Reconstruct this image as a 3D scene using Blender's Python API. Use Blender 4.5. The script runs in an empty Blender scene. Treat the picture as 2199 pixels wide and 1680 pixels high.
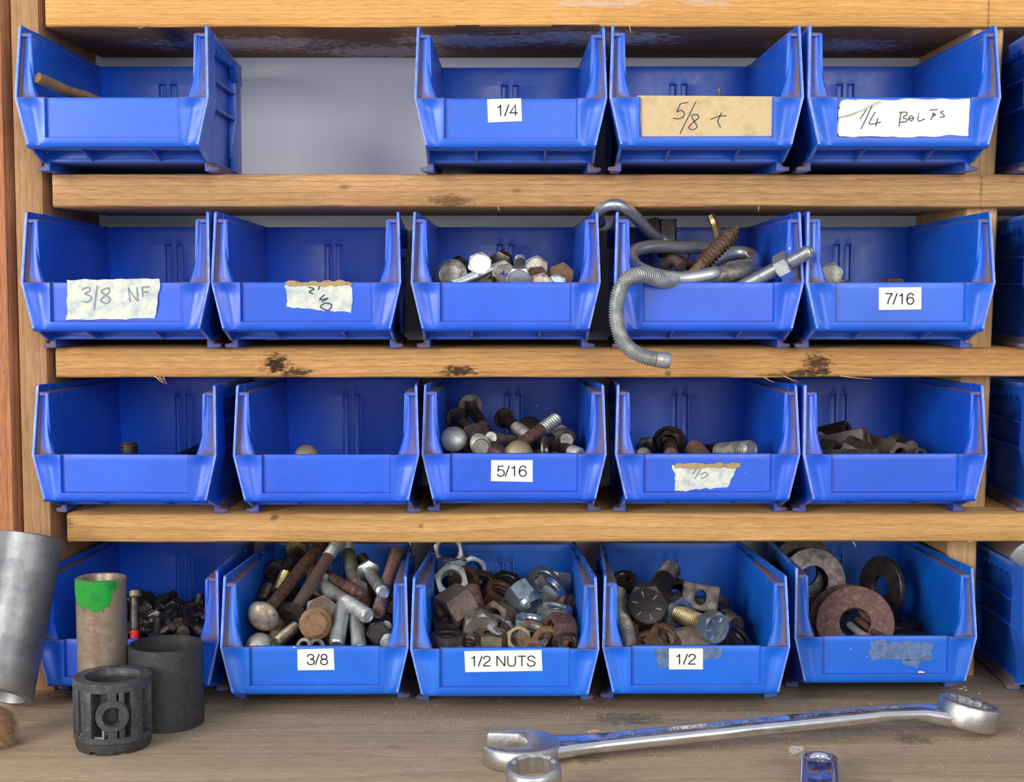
import bpy, bmesh, math, random
from mathutils import Vector, Matrix, noise as mnoise
random.seed(7)
SC = bpy.context.scene
COL = SC.collection
MM = .001
# ------------------------------------------------------------------ camera (photo treated as 2199 x 1680)
FPX, CX, CY, VPX, VPY, DIST, CAMZ = 3100., 1099.5, 840., 1088., 605., .835, .2405
PITCH, YAW = math.atan((CY-VPY)/FPX), math.atan((CX-VPX)/FPX)
cam = bpy.data.cameras.new('camera')
cam.sensor_fit = 'HORIZONTAL'; cam.sensor_width = 36.; cam.lens = 36.*FPX/2199.
cam.clip_start = .02; cam.clip_end = 50
cam.dof.use_dof = True; cam.dof.focus_distance = .80; cam.dof.aperture_fstop = 28
camo = bpy.data.objects.new('camera', cam); COL.objects.link(camo)
camo.location = (0, -DIST, CAMZ); camo.rotation_euler = (math.pi/2-PITCH, 0, -YAW)
SC.camera = camo
# ------------------------------------------------------------------ light and exposure
W = bpy.data.worlds.new('world'); SC.world = W; W.use_nodes = True
W.node_tree.nodes['Background'].inputs[0].default_value = (.86, .93, 1.0, 1)
W.node_tree.nodes['Background'].inputs[1].default_value = .62
def area(name, loc, target, sx, sy, power, color):
    l = bpy.data.lights.new(name, 'AREA'); l.shape = 'RECTANGLE'; l.size = sx; l.size_y = sy
    l.energy = power; l.color = color
    o = bpy.data.objects.new(name, l); COL.objects.link(o); o.location = loc
    o.rotation_euler = (Vector(target)-Vector(loc)).to_track_quat('-Z', 'Y').to_euler()
area('window_light_left', (-1.55, -1.9, .74), (0, 0, .2), .9, 1.1, 52, (1, .97, .93))
area('window_light_right', (.75, -2.5, .80), (0, 0, .25), 1.1, .9, 26, (1, .97, .93))
SC.view_settings.view_transform = 'Standard'; SC.view_settings.look = 'None'
SC.view_settings.exposure = 0.0; SC.view_settings.gamma = 1.0; SC.view_settings.use_curve_mapping = False

# ------------------------------------------------------------------ helpers
def P(px, py, Y=0.):
    """point on the plane y = Y (millimetres behind the shelf front) seen at that pixel"""
    x, y, z = (px-CX)/FPX, 1., -(py-CY)/FPX
    c, s = math.cos(PITCH), math.sin(PITCH); y, z = y*c+z*s, -y*s+z*c
    c, s = math.cos(YAW), math.sin(YAW); x, y = x*c+y*s, -x*s+y*c
    t = (DIST+Y*MM)/y
    return Vector((x*t, Y*MM, z*t+CAMZ))
def zoom(x0, y0, k):
    return lambda x, y, Y: P(x0+x/k, y0+y/k, Y)

class MB:
    def __init__(s): s.v = []; s.f = []; s.d = []
    def add(s, pts, dust=0.):
        i = len(s.v); s.v += [tuple(p) for p in pts]
        s.d += (list(dust) if hasattr(dust, '__len__') else [dust]*len(pts)); return i
    def sheet(s, A, B, dA=None):
        n, m = len(A), len(A[0])
        fa = [p for r in A for p in r]; fb = [p for r in B for p in r]
        a = s.add(fa, [q for r in dA for q in r] if dA else 0.); b = s.add(fb)
        for i in range(n-1):
            for j in range(m-1):
                s.f.append((a+i*m+j, a+i*m+j+1, a+(i+1)*m+j+1, a+(i+1)*m+j))
                s.f.append((b+i*m+j, b+(i+1)*m+j, b+(i+1)*m+j+1, b+i*m+j+1))
        for j in range(m-1):
            s.f.append((a+j, b+j, b+j+1, a+j+1)); k = (n-1)*m
            s.f.append((a+k+j, a+k+j+1, b+k+j+1, b+k+j))
        for i in range(n-1):
            s.f.append((a+i*m, a+(i+1)*m, b+(i+1)*m, b+i*m)); k = m-1
            s.f.append((a+i*m+k, b+i*m+k, b+(i+1)*m+k, a+(i+1)*m+k))
    def box(s, x0, x1, y0, y1, z0, z1, dust=0.):
        i = s.add([(x, y, z) for z in (z0, z1) for y in (y0, y1) for x in (x0, x1)], dust)
        for q in ((0,2,3,1),(4,5,7,6),(0,1,5,4),(2,6,7,3),(0,4,6,2),(1,3,7,5)): s.f.append(tuple(i+k for k in q))
    def prism(s, poly, a, b, ax='x'):
        """extrude a polygon along an axis: poly in the two other axes"""
        def pt(u, w, t): return {'x': (t, u, w), 'y': (u, t, w), 'z': (u, w, t)}[ax]
        n = len(poly); i = s.add([pt(u, w, a) for u, w in poly]); j = s.add([pt(u, w, b) for u, w in poly])
        s.f.append(tuple(range(i, i+n))); s.f.append(tuple(range(j+n-1, j-1, -1)))
        for k in range(n): s.f.append((i+k, j+k, j+(k+1) % n, i+(k+1) % n))
    def rings(s, R, close=False, cap=True):
        """loft closed rings (lists of equal length)"""
        n = len(R[0]); base = [s.add(r) for r in R]
        last = len(R) if close else len(R)-1
        for i in range(last):
            a, b = base[i], base[(i+1) % len(R)]
            for k in range(n): s.f.append((a+k, a+(k+1) % n, b+(k+1) % n, b+k))
        if cap and not close:
            s.f.append(tuple(range(base[0]+n-1, base[0]-1, -1))); s.f.append(tuple(range(base[-1], base[-1]+n)))
    def revolve(s, prof, seg=20, close=False, cap=True, rf=None):
        s.rings([[(r*math.cos(2*math.pi*k/seg), r*math.sin(2*math.pi*k/seg), z) for k in range(seg)] for r, z in prof], close, cap)
    def sweep(s, pts, rad, seg=12, cap=True, sq=(1, 1)):
        pts = [Vector(p) for p in pts]; n = len(pts); R = []
        up = None
        for i, p in enumerate(pts):
            t = (pts[min(i+1, n-1)]-pts[max(i-1, 0)]).normalized()
            if up is None:
                up = t.orthogonal().normalized() if abs(t.z) > .95 else (Vector((0, 0, 1))-t*t.z).normalized()
            up = (up-t*up.dot(t)).normalized(); sd = t.cross(up)
            r = rad[i] if hasattr(rad, '__len__') else rad
            R.append([p+(up*math.sin(2*math.pi*k/seg)*sq[1]+sd*math.cos(2*math.pi*k/seg)*sq[0])*r for k in range(seg)])
        s.rings(R, False, cap)
    def mesh(s, name, scale=1., bevel=0., smooth=35, seg=2):
        bm = bmesh.new()
        lay = bm.verts.layers.float.new('dust')
        vs = [bm.verts.new((p[0]*scale, p[1]*scale, p[2]*scale)) for p in s.v]
        for v, d in zip(vs, s.d): v[lay] = d
        for f in s.f:
            try: bm.faces.new([vs[i] for i in f])
            except ValueError: pass
        bmesh.ops.recalc_face_normals(bm, faces=bm.faces[:])
        if bevel:
            ed = [e for e in bm.edges if len(e.link_faces) == 2 and e.calc_face_angle(0) > .6]
            bmesh.ops.bevel(bm, geom=ed, offset=bevel*scale, offset_type='OFFSET', segments=seg, profile=.5, affect='EDGES', clamp_overlap=True)
        me = bpy.data.meshes.new(name); bm.to_mesh(me); bm.free()
        for p in me.polygons: p.use_smooth = True
        me.set_sharp_from_angle(angle=math.radians(smooth))
        return me

def link(name, me, mat=None, parent=None, label=None):
    o = bpy.data.objects.new(name, me); COL.objects.link(o)
    if mat is not None:
        if len(me.materials) == 0: me.materials.append(mat)
        elif me.materials[0] != mat:
            o.material_slots[0].link = 'OBJECT'; o.material_slots[0].material = mat
    if parent: o.parent = parent
    if label: o['label'] = label
    return o
def tag(o, label, cat, group=None):
    o['label'] = label; o['category'] = cat
    if group: o['group'] = group
    return o
def thing(name, label, cat, loc=(0, 0, 0), group=None):
    o = bpy.data.objects.new(name, None); COL.objects.link(o); o.location = loc; o.empty_display_size = .01
    return tag(o, label, cat, group)
CUR = [None]
def fit(key, pts, rad):
    """slide a piece along its line of sight so that it stays behind the lip and in front of the rear wall of its bin"""
    t, bx, Yl, bz = BINS[key]; cam_ = Vector((0, -DIST, CAMZ))
    lo = min(p.y-r for p, r in zip(pts, rad)); hi = max(p.y+r for p, r in zip(pts, rad))
    d = 0
    if lo < (Yl+4.2)*MM: d = (Yl+4.2)*MM-lo
    elif hi > (Yl+LB-3)*MM: d = max((Yl+LB-3)*MM-hi, (Yl+4.2)*MM-lo)
    c = sum((p.y for p in pts))/len(pts); k = 1+d/(DIST+c)
    out = [cam_+(p-cam_)*k for p in pts]
    w = 43*MM; L = min(p.x-r for p, r in zip(out, rad)); H = max(p.x+r for p, r in zip(out, rad)); dx = 0
    if L < bx-w: dx = bx-w-L
    elif H > bx+w: dx = bx+w-H
    low = min(p.z-r for p, r in zip(out, rad)); dz = max(0, bz+7.2*MM-low) if low < bz+7.2*MM else 0
    return [p+Vector((dx, 0, dz)) for p in out]
CACHE = {}
def cached(key, fn):
    if key not in CACHE: CACHE[key] = fn()
    return CACHE[key]

# ------------------------------------------------------------------ materials
def srgb(r, g, b):
    f = lambda c: (c/255/12.92) if c/255 <= .04045 else ((c/255+.055)/1.055)**2.4
    return (f(r), f(g), f(b), 1)
class NT:
    def __init__(s, name):
        s.m = bpy.data.materials.new(name); s.m.use_nodes = True; s.t = s.m.node_tree; s.b = s.t.nodes['Principled BSDF']
        s.pos = s.t.nodes.new('ShaderNodeNewGeometry').outputs['Position']
    def lk(s, a, b): s.t.links.new(a, b)
    def n(s, typ, **kw):
        nd = s.t.nodes.new(typ)
        for k, v in kw.items():
            if k in nd.inputs.keys(): 
                if hasattr(v, 'links') or hasattr(v, 'is_linked'): s.lk(v, nd.inputs[k])
                else: nd.inputs[k].default_value = v
            else: setattr(nd, k, v)
        return nd
    def scaled(s, sc, src=None, loc=(0, 0, 0)):
        nd = s.t.nodes.new('ShaderNodeMapping'); nd.inputs['Scale'].default_value = sc; nd.inputs['Location'].default_value = loc
        s.lk(src or s.pos, nd.inputs['Vector']); return nd.outputs[0]
    def noise(s, vec, scale, detail=4, rough=.6, dist=0.):
        nd = s.n('ShaderNodeTexNoise', Scale=scale, Detail=detail, Roughness=rough, Distortion=dist); s.lk(vec, nd.inputs['Vector'])
        return nd.outputs[0]
    def ramp(s, fac, stops, interp='LINEAR'):
        nd = s.t.nodes.new('ShaderNodeValToRGB'); nd.color_ramp.interpolation = interp; e = nd.color_ramp.elements
        while len(e) < len(stops): e.new(.5)
        for el, (p, c) in zip(e, stops): el.position = p; el.color = c if hasattr(c, '__len__') else (c, c, c, 1)
        s.lk(fac, nd.inputs[0]); return nd.outputs[0]
    def mix(s, fac, a, b, mode='MIX'):
        nd = s.t.nodes.new('ShaderNodeMix'); nd.data_type = 'RGBA'; nd.blend_type = mode
        for v, k in ((fac, 0), (a, 6), (b, 7)):
            if hasattr(v, 'is_linked'): s.lk(v, nd.inputs[k])
            else: nd.inputs[k].default_value = v
        return nd.outputs[2]
    def math(s, op, a, b=0., c=0.):
        nd = s.t.nodes.new('ShaderNodeMath'); nd.operation = op
        for i, v in enumerate((a, b, c)):
            if hasattr(v, 'is_linked'): s.lk(v, nd.inputs[i])
            else: nd.inputs[i].default_value = v
        return nd.outputs[0]
    def bump(s, h, strength, dist):
        nd = s.n('ShaderNodeBump', Strength=strength, Distance=dist); s.lk(h, nd.inputs['Height']); s.lk(nd.outputs[0], s.b.inputs['Normal'])
    def set(s, **kw):
        for k, v in kw.items():
            k = k.replace('_', ' ')
            if hasattr(v, 'is_linked'): s.lk(v, s.b.inputs[k])
            else: s.b.inputs[k].default_value = v
        return s.m

def m_plastic(name, c, rough=.36, speck=1.):
    N = NT(name)
    obj = N.n('ShaderNodeObjectInfo')
    shade = N.noise(N.pos, 22, 3)
    base = N.mix(N.ramp(shade, [(.35, 0.), (.7, 1.)]), [q*.9 for q in c[:3]]+[1], [min(1, q*1.12) for q in c[:3]]+[1])
    scuff = N.ramp(N.noise(N.scaled((60, 60, 260)), 6, 6, .7), [(.60, 0.), (.75, 1.)])
    base = N.mix(N.math('MULTIPLY', scuff, .16), base, (.30, .42, .85, 1))
    grime = N.ramp(N.noise(N.pos, 75, 6, .7), [(.60, 0.), (.78, 1.)])
    base = N.mix(N.math('MULTIPLY', grime, .22), base, (.035, .045, .08, 1))
    vor = N.n('ShaderNodeTexVoronoi', Scale=95.); N.lk(N.pos, vor.inputs['Vector'])
    dots = N.ramp(vor.outputs['Distance'], [(.045, 1.), (.065, 0.)])
    gate = N.ramp(vor.outputs['Color'], [(.80, 0.), (.82, 1.)])
    base = N.mix(N.math('MULTIPLY', N.math('MULTIPLY', dots, gate), .8*speck), base, (.72, .72, .68, 1))
    at = N.n('ShaderNodeAttribute', attribute_name='dust')
    dn = N.ramp(N.noise(N.pos, 420, 5, .75), [(.26, .15), (.60, 1.)])
    d2 = N.ramp(N.noise(N.pos, 60, 2), [(.3, .55), (.65, 1.2)])
    wear = N.math('MULTIPLY', N.math('MAXIMUM', N.math('MULTIPLY', at.outputs['Fac'], -1.), 0.), N.ramp(N.noise(N.pos, 160, 4, .7), [(.3, .25), (.65, 1.)]))
    base = N.mix(wear, base, srgb(176, 200, 244))
    dust = N.math('MULTIPLY', N.math('MULTIPLY', N.math('MAXIMUM', at.outputs['Fac'], 0.), dn), d2); dust = N.math('MINIMUM', N.math('MULTIPLY', dust, 1.6), .95)
    base = N.mix(dust, base, srgb(112, 88, 70))
    r = N.math('ADD', N.math('MULTIPLY', N.noise(N.pos, 120, 4), .22), rough-.10)
    r = N.math('ADD', r, N.math('MULTIPLY', dust, .4))
    N.bump(N.noise(N.pos, 260, 2), .03, .0006)
    return N.set(Base_Color=base, Roughness=r, Specular_IOR_Level=.65)
BLUE = [m_plastic('blue_plastic', srgb(10, 90, 206), .38), m_plastic('azure_plastic', srgb(0, 98, 210), .42), m_plastic('violet_blue_plastic', srgb(12, 83, 208), .38)]

def m_wood(name, light, mid, dark, along='x', stains=(), grain=1., rough=.7, dirt=.35):
    N = NT(name)
    sx = {'x': (1, 14, 14), 'z': (14, 14, 1), 'y': (14, 1, 14)}[along]
    v = N.scaled(sx)
    warp = N.noise(N.scaled({'x': (1.6, 26, 26), 'z': (26, 26, 1.6), 'y': (26, 1.6, 26)}[along]), 1.5, 2)
    coord = N.n('ShaderNodeSeparateXYZ'); N.lk(N.pos, coord.inputs[0])
    c = N.math('ADD', coord.outputs['Z' if along != 'z' else 'X'], N.math('MULTIPLY', coord.outputs['Y'], .55))
    ph = N.math('ADD', N.math('MULTIPLY', c, 330.*grain), N.math('MULTIPLY', warp, 4.5))
    saw = N.math('FRACT', ph)
    lines = N.ramp(saw, [(0., 0.), (.62, .35), (.93, 1.), (1., 0.)])
    base = N.mix(N.math('MULTIPLY', lines, .7), light, mid)
    broad = N.noise(v, 4.5, 4)
    base = N.mix(N.ramp(broad, [(.35, 0.), (.75, .7)]), base, mid)
    fib = N.noise(N.scaled({'x': (12, 260, 260), 'z': (260, 260, 12), 'y': (260, 12, 260)}[along]), 5, 5, .7)
    base = N.mix(N.ramp(fib, [(.46, 0.), (.76, .6)]), base, dark)
    fine = N.noise(N.scaled({'x': (30, 900, 900), 'z': (900, 900, 30), 'y': (900, 30, 900)}[along]), 3, 3, .7)
    base = N.mix(N.ramp(fine, [(.40, .28), (.52, 0.)]), base, dark)
    base = N.mix(N.ramp(fine, [(.55, 0.), (.72, .3)]), base, [min(1, q*1.15) for q in light[:3]]+[1])
    spots = N.ramp(N.noise(N.pos, 55, 6, .75), [(.60, 0.), (.80, 1.)])
    base = N.mix(N.math('MULTIPLY', spots, dirt), base, (.05, .035, .022, 1))
    for (cx, cy, cz, rx, ry, rz, col, amt) in stains:
        m = N.n('ShaderNodeMapping'); m.vector_type = 'POINT'
        m.inputs['Location'].default_value = (-cx/rx, -cy/ry, -cz/rz); m.inputs['Scale'].default_value = (1/rx, 1/ry, 1/rz)
        N.lk(N.pos, m.inputs['Vector'])
        ln = N.n('ShaderNodeVectorMath', operation='LENGTH'); N.lk(m.outputs[0], ln.inputs[0])
        dd = N.math('ADD', ln.outputs['Value'], N.math('MULTIPLY', N.math('SUBTRACT', N.noise(N.scaled((90, 90, 260)), 2.2, 6, .75), .5), 3.4))
        base = N.mix(N.math('MULTIPLY', N.ramp(dd, [(.45, 1.), (.95, 0.)]), amt), base, col)
    N.bump(N.math('ADD', fib, N.math('MULTIPLY', lines, .3)), .35, .0012)
    return N.set(Base_Color=base, Roughness=rough, Specular_IOR_Level=.25)

def m_metal(name, c1, c2, rough=.35, amount=.5, metallic=1., scale=160, c3=None, bump=.15):
    N = NT(name)
    n1 = N.noise(N.pos, scale, 6, .7)
    base = N.mix(N.ramp(n1, [(max(0, .62-amount*.45), 0.), (min(1, .74-amount*.25), 1.)]), c1, c2)
    if c3: base = N.mix(N.ramp(N.noise(N.pos, scale*2.3, 5, .7), [(.5, 0.), (.66, 1.)]), base, c3)
    mt = N.ramp(n1, [(max(0, .62-amount*.45), metallic), (min(1, .74-amount*.25), metallic*(.25 if c3 or amount > .6 else .85))])
    r = N.math('ADD', rough-.08, N.math('MULTIPLY', N.noise(N.pos, scale*1.7, 5), .25))
    N.bump(N.noise(N.pos, scale*5, 4), bump, .0006)
    return N.set(Base_Color=base, Roughness=r, Metallic=mt)
M = {
 'zinc': m_metal('zinc_plated_steel', srgb(206, 210, 213), srgb(164, 170, 174), .28, .3, .9),
 'zincblue': m_metal('bluish_zinc_steel', srgb(168, 180, 192), srgb(112, 128, 146), .28, .4, .9),
 'dull': m_metal('dull_grey_steel', srgb(168, 164, 158), srgb(116, 110, 104), .45, .5, .8),
 'dark': m_metal('dark_oily_steel', srgb(96, 88, 84), srgb(58, 52, 52), .36, .5, .8),
 'black': m_metal('black_oxide_steel', srgb(58, 53, 55), srgb(42, 38, 39), .38, .4, .6),
 'rust': m_metal('rusty_steel', srgb(98, 68, 54), srgb(62, 42, 36), .6, .6, .35, 170, srgb(112, 84, 66), .4),
 'bright': m_metal('bright_plated_rod', srgb(214, 216, 218), srgb(176, 178, 180), .28, .4, .85, 60, None, .05),
 'brown': m_metal('brown_rusted_screw', srgb(126, 100, 74), srgb(88, 62, 46), .5, .55, .5, 150, srgb(146, 124, 98), .3),
 'orange': m_metal('orange_rust', srgb(140, 106, 74), srgb(106, 76, 54), .6, .5, .35, 150, srgb(122, 102, 84), .4),
 'mix': m_metal('patchy_rusted_steel', srgb(176, 172, 166), srgb(136, 102, 70), .38, .42, .85, 80, srgb(98, 82, 70), .25),
 'greyrust': m_metal('grey_brown_steel', srgb(128, 116, 108), srgb(92, 72, 62), .5, .6, .7, 150, srgb(104, 88, 80), .35),
 'redrust': m_metal('red_brown_rust', srgb(104, 70, 60), srgb(82, 54, 50), .48, .55, .4, 150, srgb(122, 98, 92), .35),
 'brass': m_metal('yellow_zinc_steel', srgb(206, 188, 138), srgb(160, 142, 98), .3, .4, .9),
 'olive': m_metal('olive_grey_steel', srgb(140, 136, 116), srgb(100, 96, 78), .40, .5),
 'tan': m_metal('tan_patina_steel', srgb(160, 140, 96), srgb(126, 116, 104), .48, .6, .6),
 'galv': m_metal('galvanised_steel', srgb(196, 198, 196), srgb(146, 148, 148), .42, .55, .7, 110),
 'chrome': m_metal('chrome_plate', srgb(226, 226, 228), srgb(214, 216, 220), .12, .3, 1., 90, None, .01),
 'satin': m_metal('satin_chrome', srgb(205, 204, 202), srgb(184, 182, 180), .32, .3, 1., 300, None, .2),
 'pipe': m_metal('grey_steel_pipe', srgb(150, 150, 152), srgb(116, 118, 122), .48, .5, .8, 40, None, .08),
 'worn': m_metal('worn_scratched_steel', srgb(168, 158, 144), srgb(128, 104, 86), .36, .62, .85, 70, srgb(146, 134, 120), .2),
 'rubber': m_metal('black_rubber_plastic', srgb(50, 50, 52), srgb(42, 42, 44), .46, .4, 0., 200, srgb(62, 62, 62), .2),
 'rubber2': m_metal('grey_black_plastic', srgb(58, 61, 64), srgb(48, 50, 53), .44, .4, 0., 150, srgb(78, 80, 80), .2),
}
def m_flat(name, c, c2=None, rough=.8, scale=120, lo=.5, hi=.75, bump=.1):
    N = NT(name)
    base = N.mix(N.ramp(N.noise(N.pos, scale, 6, .7), [(lo, 0.), (hi, 1.)]), c, c2 or c)
    N.bump(N.noise(N.pos, scale*6, 3), bump, .0004)
    return N.set(Base_Color=base, Roughness=rough, Specular_IOR_Level=.3)
M['paper'] = m_flat('white_label_paper', srgb(226, 227, 224), srgb(220, 220, 214), .6, 90)
M['ink'] = m_flat('black_print_ink', srgb(22, 26, 34), None, .6)
M['pen'] = m_flat('blue_grey_pen_ink', srgb(60, 66, 84), None, .7)
M['faded'] = m_flat('faded_pen_ink', srgb(132, 140, 146), srgb(160, 166, 166), .8, 300)
M['card'] = m_flat('tan_cardboard', srgb(206, 182, 140), srgb(176, 150, 112), .85, 140, .5, .8)
M['tape'] = m_flat('grubby_masking_tape', srgb(214, 214, 200), srgb(150, 168, 182), .8, 160, .42, .72, .3)
M['tornpaper'] = m_flat('yellowed_white_paper', srgb(238, 235, 224), srgb(180, 164, 140), .8, 60, .58, .8, .2)
M['residue'] = m_flat('grey_tape_residue', srgb(96, 122, 168), srgb(74, 84, 100), .75, 260, .42, .7, .3)
M['frayed'] = m_flat('frayed_tape_edge', srgb(168, 146, 108), srgb(120, 98, 72), .9, 300)
M['green'] = m_flat('green_paint', srgb(28, 140, 48), srgb(18, 104, 36), .4, 160)
M['red'] = m_flat('red_paint', srgb(190, 30, 34), None, .5)
M['blueink'] = m_flat('blue_marker_ink', srgb(30, 50, 160), None, .5)
M['fibre'] = m_flat('brown_fibre', srgb(150, 118, 92), srgb(96, 68, 50), .95, 300)
M['bristle'] = m_flat('pale_brown_bristle', srgb(196, 164, 130), srgb(128, 92, 66), .9, 400)
M['lint'] = m_flat('pale_lint', srgb(205, 200, 192), None, .95)
M['flake'] = m_flat('pale_pink_flake', srgb(236, 190, 180), None, .8)
M['grit'] = m_flat('pale_sawdust', srgb(158, 146, 124), srgb(112, 102, 88), .95, 500)
M['splinter'] = m_flat('raw_wood_fibre', srgb(214, 176, 118), srgb(170, 130, 84), .8, 300)
M['chalk'] = m_flat('grey_dust_coat', srgb(128, 128, 118), srgb(92, 92, 86), .9, 300)
SP = srgb(58, 36, 20); UNDER_Z = .2405+.1448
def stp(px, py, w, h, amt, col=SP): 
    p = P(px, py, 0); return (p.x, 0, p.z, w*.00027, .02, h*.00027, col, amt)
M['pine_top'] = m_wood('orange_pine', srgb(240, 186, 112), srgb(212, 146, 76), srgb(150, 94, 48), 'x', [stp(1290, 8, 120, 9, .5, srgb(196, 190, 180)), stp(1520, 5, 80, 8, .4, srgb(196, 190, 180)), stp(2123, 22, 3, 60, .5)], 1.1)
M['pine_a'] = m_wood('weathered_pine', srgb(214, 170, 118), srgb(176, 128, 82), srgb(112, 76, 50), 'x', [stp(965, 432, 60, 16, .6), stp(2107, 400, 3, 60, .45), stp(740, 402, 16, 6, .5), stp(1110, 410, 12, 7, .4)], .9)
M['pine_b'] = m_wood('honey_pine', srgb(222, 172, 110), srgb(184, 130, 74), srgb(120, 80, 46), 'x', [stp(592, 782, 34, 26, 1.), stp(640, 800, 40, 12, .9), stp(985, 797, 48, 14, .95), stp(1755, 780, 40, 22, .9), stp(1740, 800, 70, 8, .9), stp(1435, 803, 9, 7, .6), stp(1700, 806, 90, 5, .7)], .8)
M['pine_c'] = m_wood('yellow_pine', srgb(224, 178, 116), srgb(188, 138, 80), srgb(126, 88, 52), 'x', [stp(590, 1112, 14, 10, .7), stp(135, 1120, 26, 20, .6), stp(905, 1130, 9, 6, .5)], .55)
M['underside'] = m_wood('stained_shaded_board_with_paint_traces', srgb(150, 112, 84), srgb(118, 86, 64), srgb(70, 50, 40), 'x', [(x, y, UNDER_Z, w, .030, .02, srgb(190, 190, 200), .8) for x, y, w in ((-.16, .06, .07), (-.02, .05, .05), (-.08, .09, .05), (.05, .04, .06), (.2, .07, .05))], .5, .8, .5)  # aged, grimy brown with underside shade mixed into the colour; pale marks are paint
M['post'] = m_wood('grey_brown_post', srgb(192, 150, 106), srgb(160, 116, 80), srgb(104, 72, 50), 'z', (), .7)
M['divider'] = m_wood('pale_pine_divider', srgb(226, 188, 134), srgb(192, 146, 96), srgb(140, 102, 66), 'z', (), .6)
M['trim'] = m_wood('red_brown_trim', srgb(206, 142, 96), srgb(150, 90, 60), srgb(76, 44, 30), 'z', (), .6, .7, .6)
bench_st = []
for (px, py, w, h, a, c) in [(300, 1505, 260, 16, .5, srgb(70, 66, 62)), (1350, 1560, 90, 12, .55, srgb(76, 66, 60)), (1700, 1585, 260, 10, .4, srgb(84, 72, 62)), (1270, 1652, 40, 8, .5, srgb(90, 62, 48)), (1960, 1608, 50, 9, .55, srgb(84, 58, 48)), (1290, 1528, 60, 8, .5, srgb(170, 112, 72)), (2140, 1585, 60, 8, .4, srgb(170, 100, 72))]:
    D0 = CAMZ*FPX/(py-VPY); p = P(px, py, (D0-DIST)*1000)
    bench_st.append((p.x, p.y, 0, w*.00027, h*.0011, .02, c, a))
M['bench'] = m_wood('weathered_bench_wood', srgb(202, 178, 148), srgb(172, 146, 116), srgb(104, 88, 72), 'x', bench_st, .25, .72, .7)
N = NT('white_wall_paint')
b = N.mix(N.ramp(N.noise(N.pos, 9, 4), [(.4, 0.), (.75, 1.)]), srgb(236, 238, 250), srgb(224, 227, 243))
b = N.mix(N.ramp(N.noise(N.pos, 46, 6, .75), [(.66, 0.), (.82, .5)]), b, srgb(120, 112, 104))
M['wall'] = N.set(Base_Color=b, Roughness=.55)
M['floor'] = m_flat('grey_concrete', srgb(140, 138, 134), srgb(120, 118, 114), .8, 20)

# ------------------------------------------------------------------ setting
SHELF = [.2405+.0615, .2405-.0382, .2405-.1350]           # shelf top heights
UNDER = [.2405+.1448, .2405+.0429, .2405-.0554, .2405-.1520]
WALLY = .115
def struct(name, me, mat):
    o = link(name, me, mat); o['kind'] = 'structure'; return o
mb = MB(); mb.box(-1.6, 1.6, WALLY, WALLY+.02, -.9, 1.5); struct('wall_back', mb.mesh('wall_back'), M['wall'])
mb = MB(); mb.box(-1.6, 1.6, -3., WALLY+.02, -.92, -.9); struct('floor', mb.mesh('floor'), M['floor'])
for k, (x0, x1, y0) in enumerate(((-.330, -.2975, -.008), (-.2965, -.2835, -.004))):
    mb = MB(); n = 26
    A = [[(x0+.0012*mnoise.noise((i*.7, 0, k*5)), y0, .6*i/n-.0) for i in (j,)][0] for j in range(n+1)]
    L = [[(x0, y0+.003, .62*i/n), (x0+.002, y0, .62*i/n), ((x0+x1)/2+.001*mnoise.noise((i*.9, 1, k)), y0+.0006*mnoise.noise((i*1.3, 2, k)), .62*i/n), (x1-.003, y0, .62*i/n), (x1+.0010*mnoise.noise((i*1.1, 3, k)), y0+.004, .62*i/n)] for i in range(n+1)]
    B = [[(p[0], WALLY, p[2]) for p in r] for r in L]
    mb.sheet(L, B); struct('trim_%d' % (k+1), mb.mesh('trim', smooth=50), M['trim'])

# ------------------------------------------------------------------ workbench
bench = thing('workbench', 'weathered grey-brown wooden workbench under the rack of blue bins', 'workbench', (0, 0, 0))
mb = MB()
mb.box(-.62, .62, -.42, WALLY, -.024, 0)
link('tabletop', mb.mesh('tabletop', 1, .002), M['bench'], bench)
for sx in (-1, 1):
    for y in (-.38, .06):
        mb = MB(); mb.box(sx*.56-.03, sx*.56+.03, y-.03, y+.03, -.9, -.024); link('leg', mb.mesh('leg', 1, .003), M['post'], bench)

# ------------------------------------------------------------------ shelf rack
rack = thing('shelf_rack', 'wooden rack of narrow pine shelves holding rows of blue bins above the workbench', 'shelf', (0, 0, 0))
mb = MB(); mb.box(-.2820, -.2660, 0, WALLY, 0, .62); link('side_post', mb.mesh('side_post', 1, .001), M['post'], rack)
def board(x0, z0, z1, mat, seed):
    mb = MB(); n = 60; x1 = .56; R = []
    for i in range(n+1):
        x = x0+(x1-x0)*i/n
        w = lambda q, a=.0005: a*mnoise.noise((x*22, q*3.7, seed*9.1))
        R.append([(x, .0012+w(1), z0+w(2)), (x, w(3)*.6, z0+.0012+w(4, .0003)), (x, w(5)*.6, z1-.0012), (x, .0012, z1), (x, WALLY, z1), (x, WALLY, z0)])
    mb.rings(R); return mb.mesh('shelf_board', 1, 0, 50)
sh = []
for k, (x0, z0, z1, mt) in enumerate(((-.2620, UNDER[0], UNDER[0]+.022, 'pine_top'), (-.2604, UNDER[1], SHELF[0], 'pine_a'), (-.2608, UNDER[2], SHELF[1], 'pine_b'), (-.2565, UNDER[3], SHELF[2], 'pine_c'))):
    sh.append(link('shelf_board', board(x0, z0, z1, mt, k), M[mt], rack))
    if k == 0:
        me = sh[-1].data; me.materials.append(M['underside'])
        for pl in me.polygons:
            if pl.normal.z < -.8: pl.material_index = 1
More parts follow.
